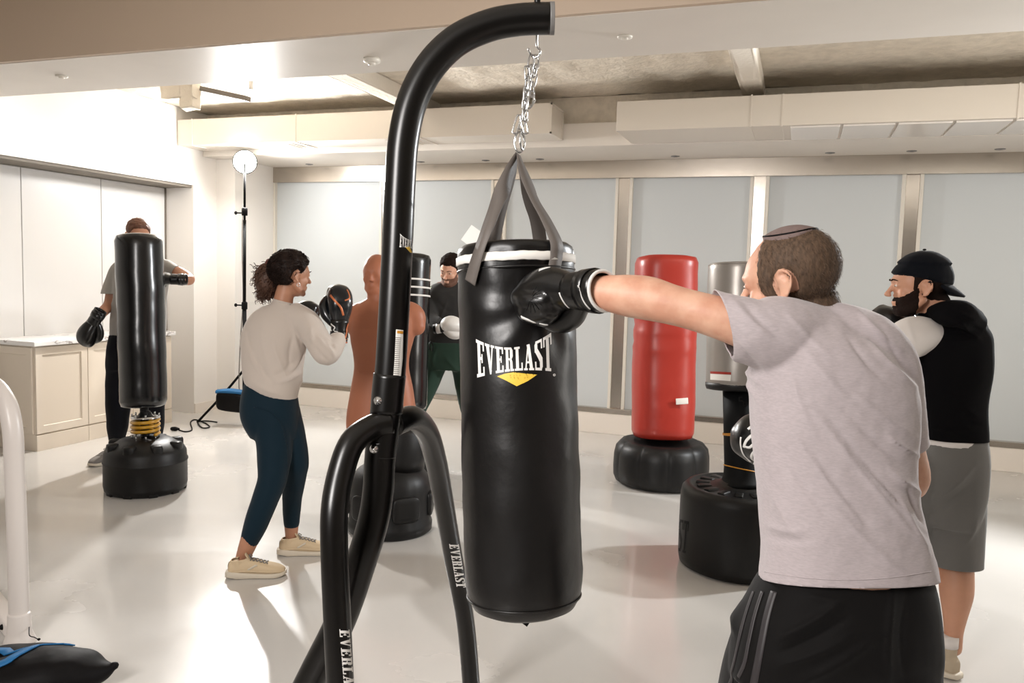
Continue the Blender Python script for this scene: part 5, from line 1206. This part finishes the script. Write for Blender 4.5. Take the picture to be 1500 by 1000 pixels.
# ===== man behind the hanging bag
D = 6.42
g = G(655,6.45)
A = person('man in charcoal top and green track pants beside the striped bag, looking down', (g.x,g.y,0))
hc = W(660,396,6.35); Mh = hframe(-HA*.86-HR*.30-Z3*.28, Z3-HA*.25); HS = 1.0
rws = [(622,694,506,D,.115),(624,692,480,D,.12),(624,693,452,D,.12),(624,695,432,D,.115),(628,692,421,D,.095),(640,676,413,D,.07)]
LL = [(638,530,D,.10),(622,570,6.4,.09),(606,608,6.38,.08),(597,645,6.42,.07),(590,680,6.46,.055)]; RL = [(678,530,D,.10),(684,570,6.42,.09),(692,610,6.42,.08),(698,650,6.5,.07),(702,685,6.55,.055)]
def sk(bm):
    loft(bm, scaled(shirt_rings(rws),.9), 4, 28); limbpx(bm, [(657,425,D,.06),(657,412,6.40,.055),(657,402,6.37,.053)]); head_parts(bm, hc, Mh, HS)
    for L in (LL,RL): limbpx(bm, [(a,b,c,r*.75) for a,b,c,r in L]+[(L[-1][0],L[-1][1]+10,L[-1][2],.036)])
    limbpx(bm, [(634,430,D,.055),(631,462,6.3,.042),(650,480,6.15,.030)]); limbpx(bm, [(688,430,D,.055),(698,462,6.3,.042),(682,480,6.15,.030)])
body, bme = bodyskin(sk, .0065, M_['skin'], A, 3); boff = OFF[body]; eyes(A, hc, Mh, HS); brows(A, hc, Mh, HS, M_['beard'])
h, _ = headshell('hair', bme, boff, hc, Mh, HS, lambda x,y,z: shf(x,y,z) > -.008, lambda x,y,z: np.clip(shf(x,y,z)*.8, -.003, np.interp(z,[.03,.09],[.005,.017])), M_['beard'], A, .005, 60); h['label'] = 'short dark hair'
b_, _ = headshell('beard', bme, boff, hc, Mh, HS, bc, lambda x,y,z: np.clip(bf(x,y,z)*.4, -.002, .002), mat('light_stubble',(112,78,62),.8,var=.3,vscale=200), A, .0005, 140)
def tp(bm):
    loft(bm, shirt_rings(rws), 4, 32, 2.3)
    limbpx(bm, [(640,424,D,.055),(632,434,D,.066),(630,452,6.35,.060),(632,466,6.28,.055),(641,474,6.2,.046),(648,479,6.16,.040)], 20); limbpx(bm, [(678,424,D,.055),(690,434,D,.066),(698,455,6.35,.060),(697,468,6.28,.055),(686,478,6.18,.040)], 20)
to = garment('long_sleeve_top', tp, .009, M_['tee_dark'], A, 4, (), .003, lambda me: (creases(me, [(640,470,655,440,.008,3),(636,480,650,460,.008,3),(640,440,665,460,-.006,4),(634,495,680,488,.006,3)]), roughen(me,.008,9)))
tpt = bvh(to); bm = BM(); pxpoly(bm, tpt, [[(629.5+2.6*math.cos(k*PI/6),418.5+4.5*math.sin(k*PI/6)) for k in range(12)]], 6.3, 629.5, 418.5, .02, .003)
if len(bm.verts): o = obj('round_badge', bm, mat('pale_green_badge',(205,222,170),.6), to, recalc=False); o['label'] = 'pale green round badge on the shoulder'
def gpn(bm):
    loft(bm, shirt_rings([(622,694,500,D,.12),(619,695,518,D,.13),(621,694,540,D,.125)]), 3, 28, 2.4); limbpx(bm, LL, 22); limbpx(bm, RL, 22)
gp_ = garment('track_pants', gpn, .009, M_['green'], A, 4, (), .003, lambda me: (creases(me, [(625,520,615,570,.012,3),(632,530,622,580,-.01,3),(655,545,672,590,.012,4),(650,520,690,560,.008,4),(640,510,632,540,.008,3)]), roughen(me,.008,9)))
bm = BM(); tube(bm, [W(631,500,6.25),W(629,505,6.22),W(630,512,6.22)], .004, 6, 3, ends=True); tube(bm, [W(631,500,6.25),W(634,506,6.22),W(633,514,6.22)], .004, 6, 3, ends=True); obj('drawstring', bm, M_['black'], gp_)
for a,dr in ((G(588,6.50),(-HA*.8-HR*.6)),(G(704,6.60),(-HA*.9-HR*.3))): shoe(A, a, a+dr.normalized()*.29, M_['greige'], M_['sole'], M_['greige'], name='trainer')
glove(A, W(648,480,6.15), (HR*.9+Z3*.15-HA*.2), -HA*.7+Z3*.7, 1, .86, M_['glove_white'], M_['glove_black'], M_['glove_black'], 'white boxing glove with black cuff at the waist')
glove(A, W(684,482,6.15), (-HR*.7+Z3*.3-HA*.4), -HA*.7+Z3*.7, -1, .86, M_['glove_white'], M_['glove_black'], M_['glove_black'], 'white boxing glove mostly behind the hanging bag')
# ------------------------------------------------------------------ camera and light
cam = bpy.data.cameras.new('camera'); co = bpy.data.objects.new('camera', cam); C.objects.link(co)
cam.sensor_width = 36; cam.lens = F/1500*36; cam.clip_start = .05; cam.clip_end = 60
m = Matrix((RT, UP, -FW)).transposed().to_4x4(); m.translation = CP; co.matrix_world = m
bpy.context.scene.camera = co
cam.dof.use_dof = False
def light(kind, name, loc, target, energy, size=1, col=(1,1,1), sy=None, spot=None, blend=.3):
    l = bpy.data.lights.new(name, kind); o = bpy.data.objects.new(name, l); C.objects.link(o); o.location = loc
    l.energy = energy; l.color = col
    if kind == 'AREA':
        l.size = size
        if sy: l.shape = 'RECTANGLE'; l.size_y = sy
    else: l.shadow_soft_size = size
    if kind == 'SPOT': l.spot_size = spot; l.spot_blend = blend
    d = Vector(target)-Vector(loc); o.rotation_euler = d.to_track_quat('-Z','Y').to_euler(); return o
light('SPOT', 'studio_lamp_light', LP+sl*.125, (-1.5,2.5,.6), 880, .09, (1,.985,.965), spot=math.radians(150), blend=.5)
light('POINT', 'studio_lamp_spill', LP+sl*.16+Vector((0,0,.02)), (0,0,0), 110, .08, (1,.985,.965))
light('AREA', 'key_softbox', (-1.5,-.9,2.5), (-1.0,2.6,.5), 84, .9, (1,.96,.93), 1.2).data.spread = math.radians(120)
light('SPOT', 'right_rim_lamp', (2.15,6.0,2.5), (-.4,2.6,.8), 720, .09, (.95,.98,1), spot=math.radians(125), blend=.5)
light('AREA', 'ceiling_fill', (-1,0.5,3.1), (-1,.5,0), 22, 5, (1,.96,.92), 3)
light('AREA', 'added_ceiling_uplight', (3.9,4.6,1.5), (.6,5.4,3.1), 70, 1.2, (1,.96,.9))  # added area light out of view, only brightens the raw ceiling
w = bpy.data.worlds.new('world'); bpy.context.scene.world = w; w.use_nodes = True
w.node_tree.nodes['Background'].inputs[0].default_value = (.95,.96,1,1); w.node_tree.nodes['Background'].inputs[1].default_value = .3
vs = bpy.context.scene.view_settings; vs.view_transform = 'Standard'; vs.look = 'None'; vs.gamma = 1; vs.use_curve_mapping = False; vs.exposure = -0.45
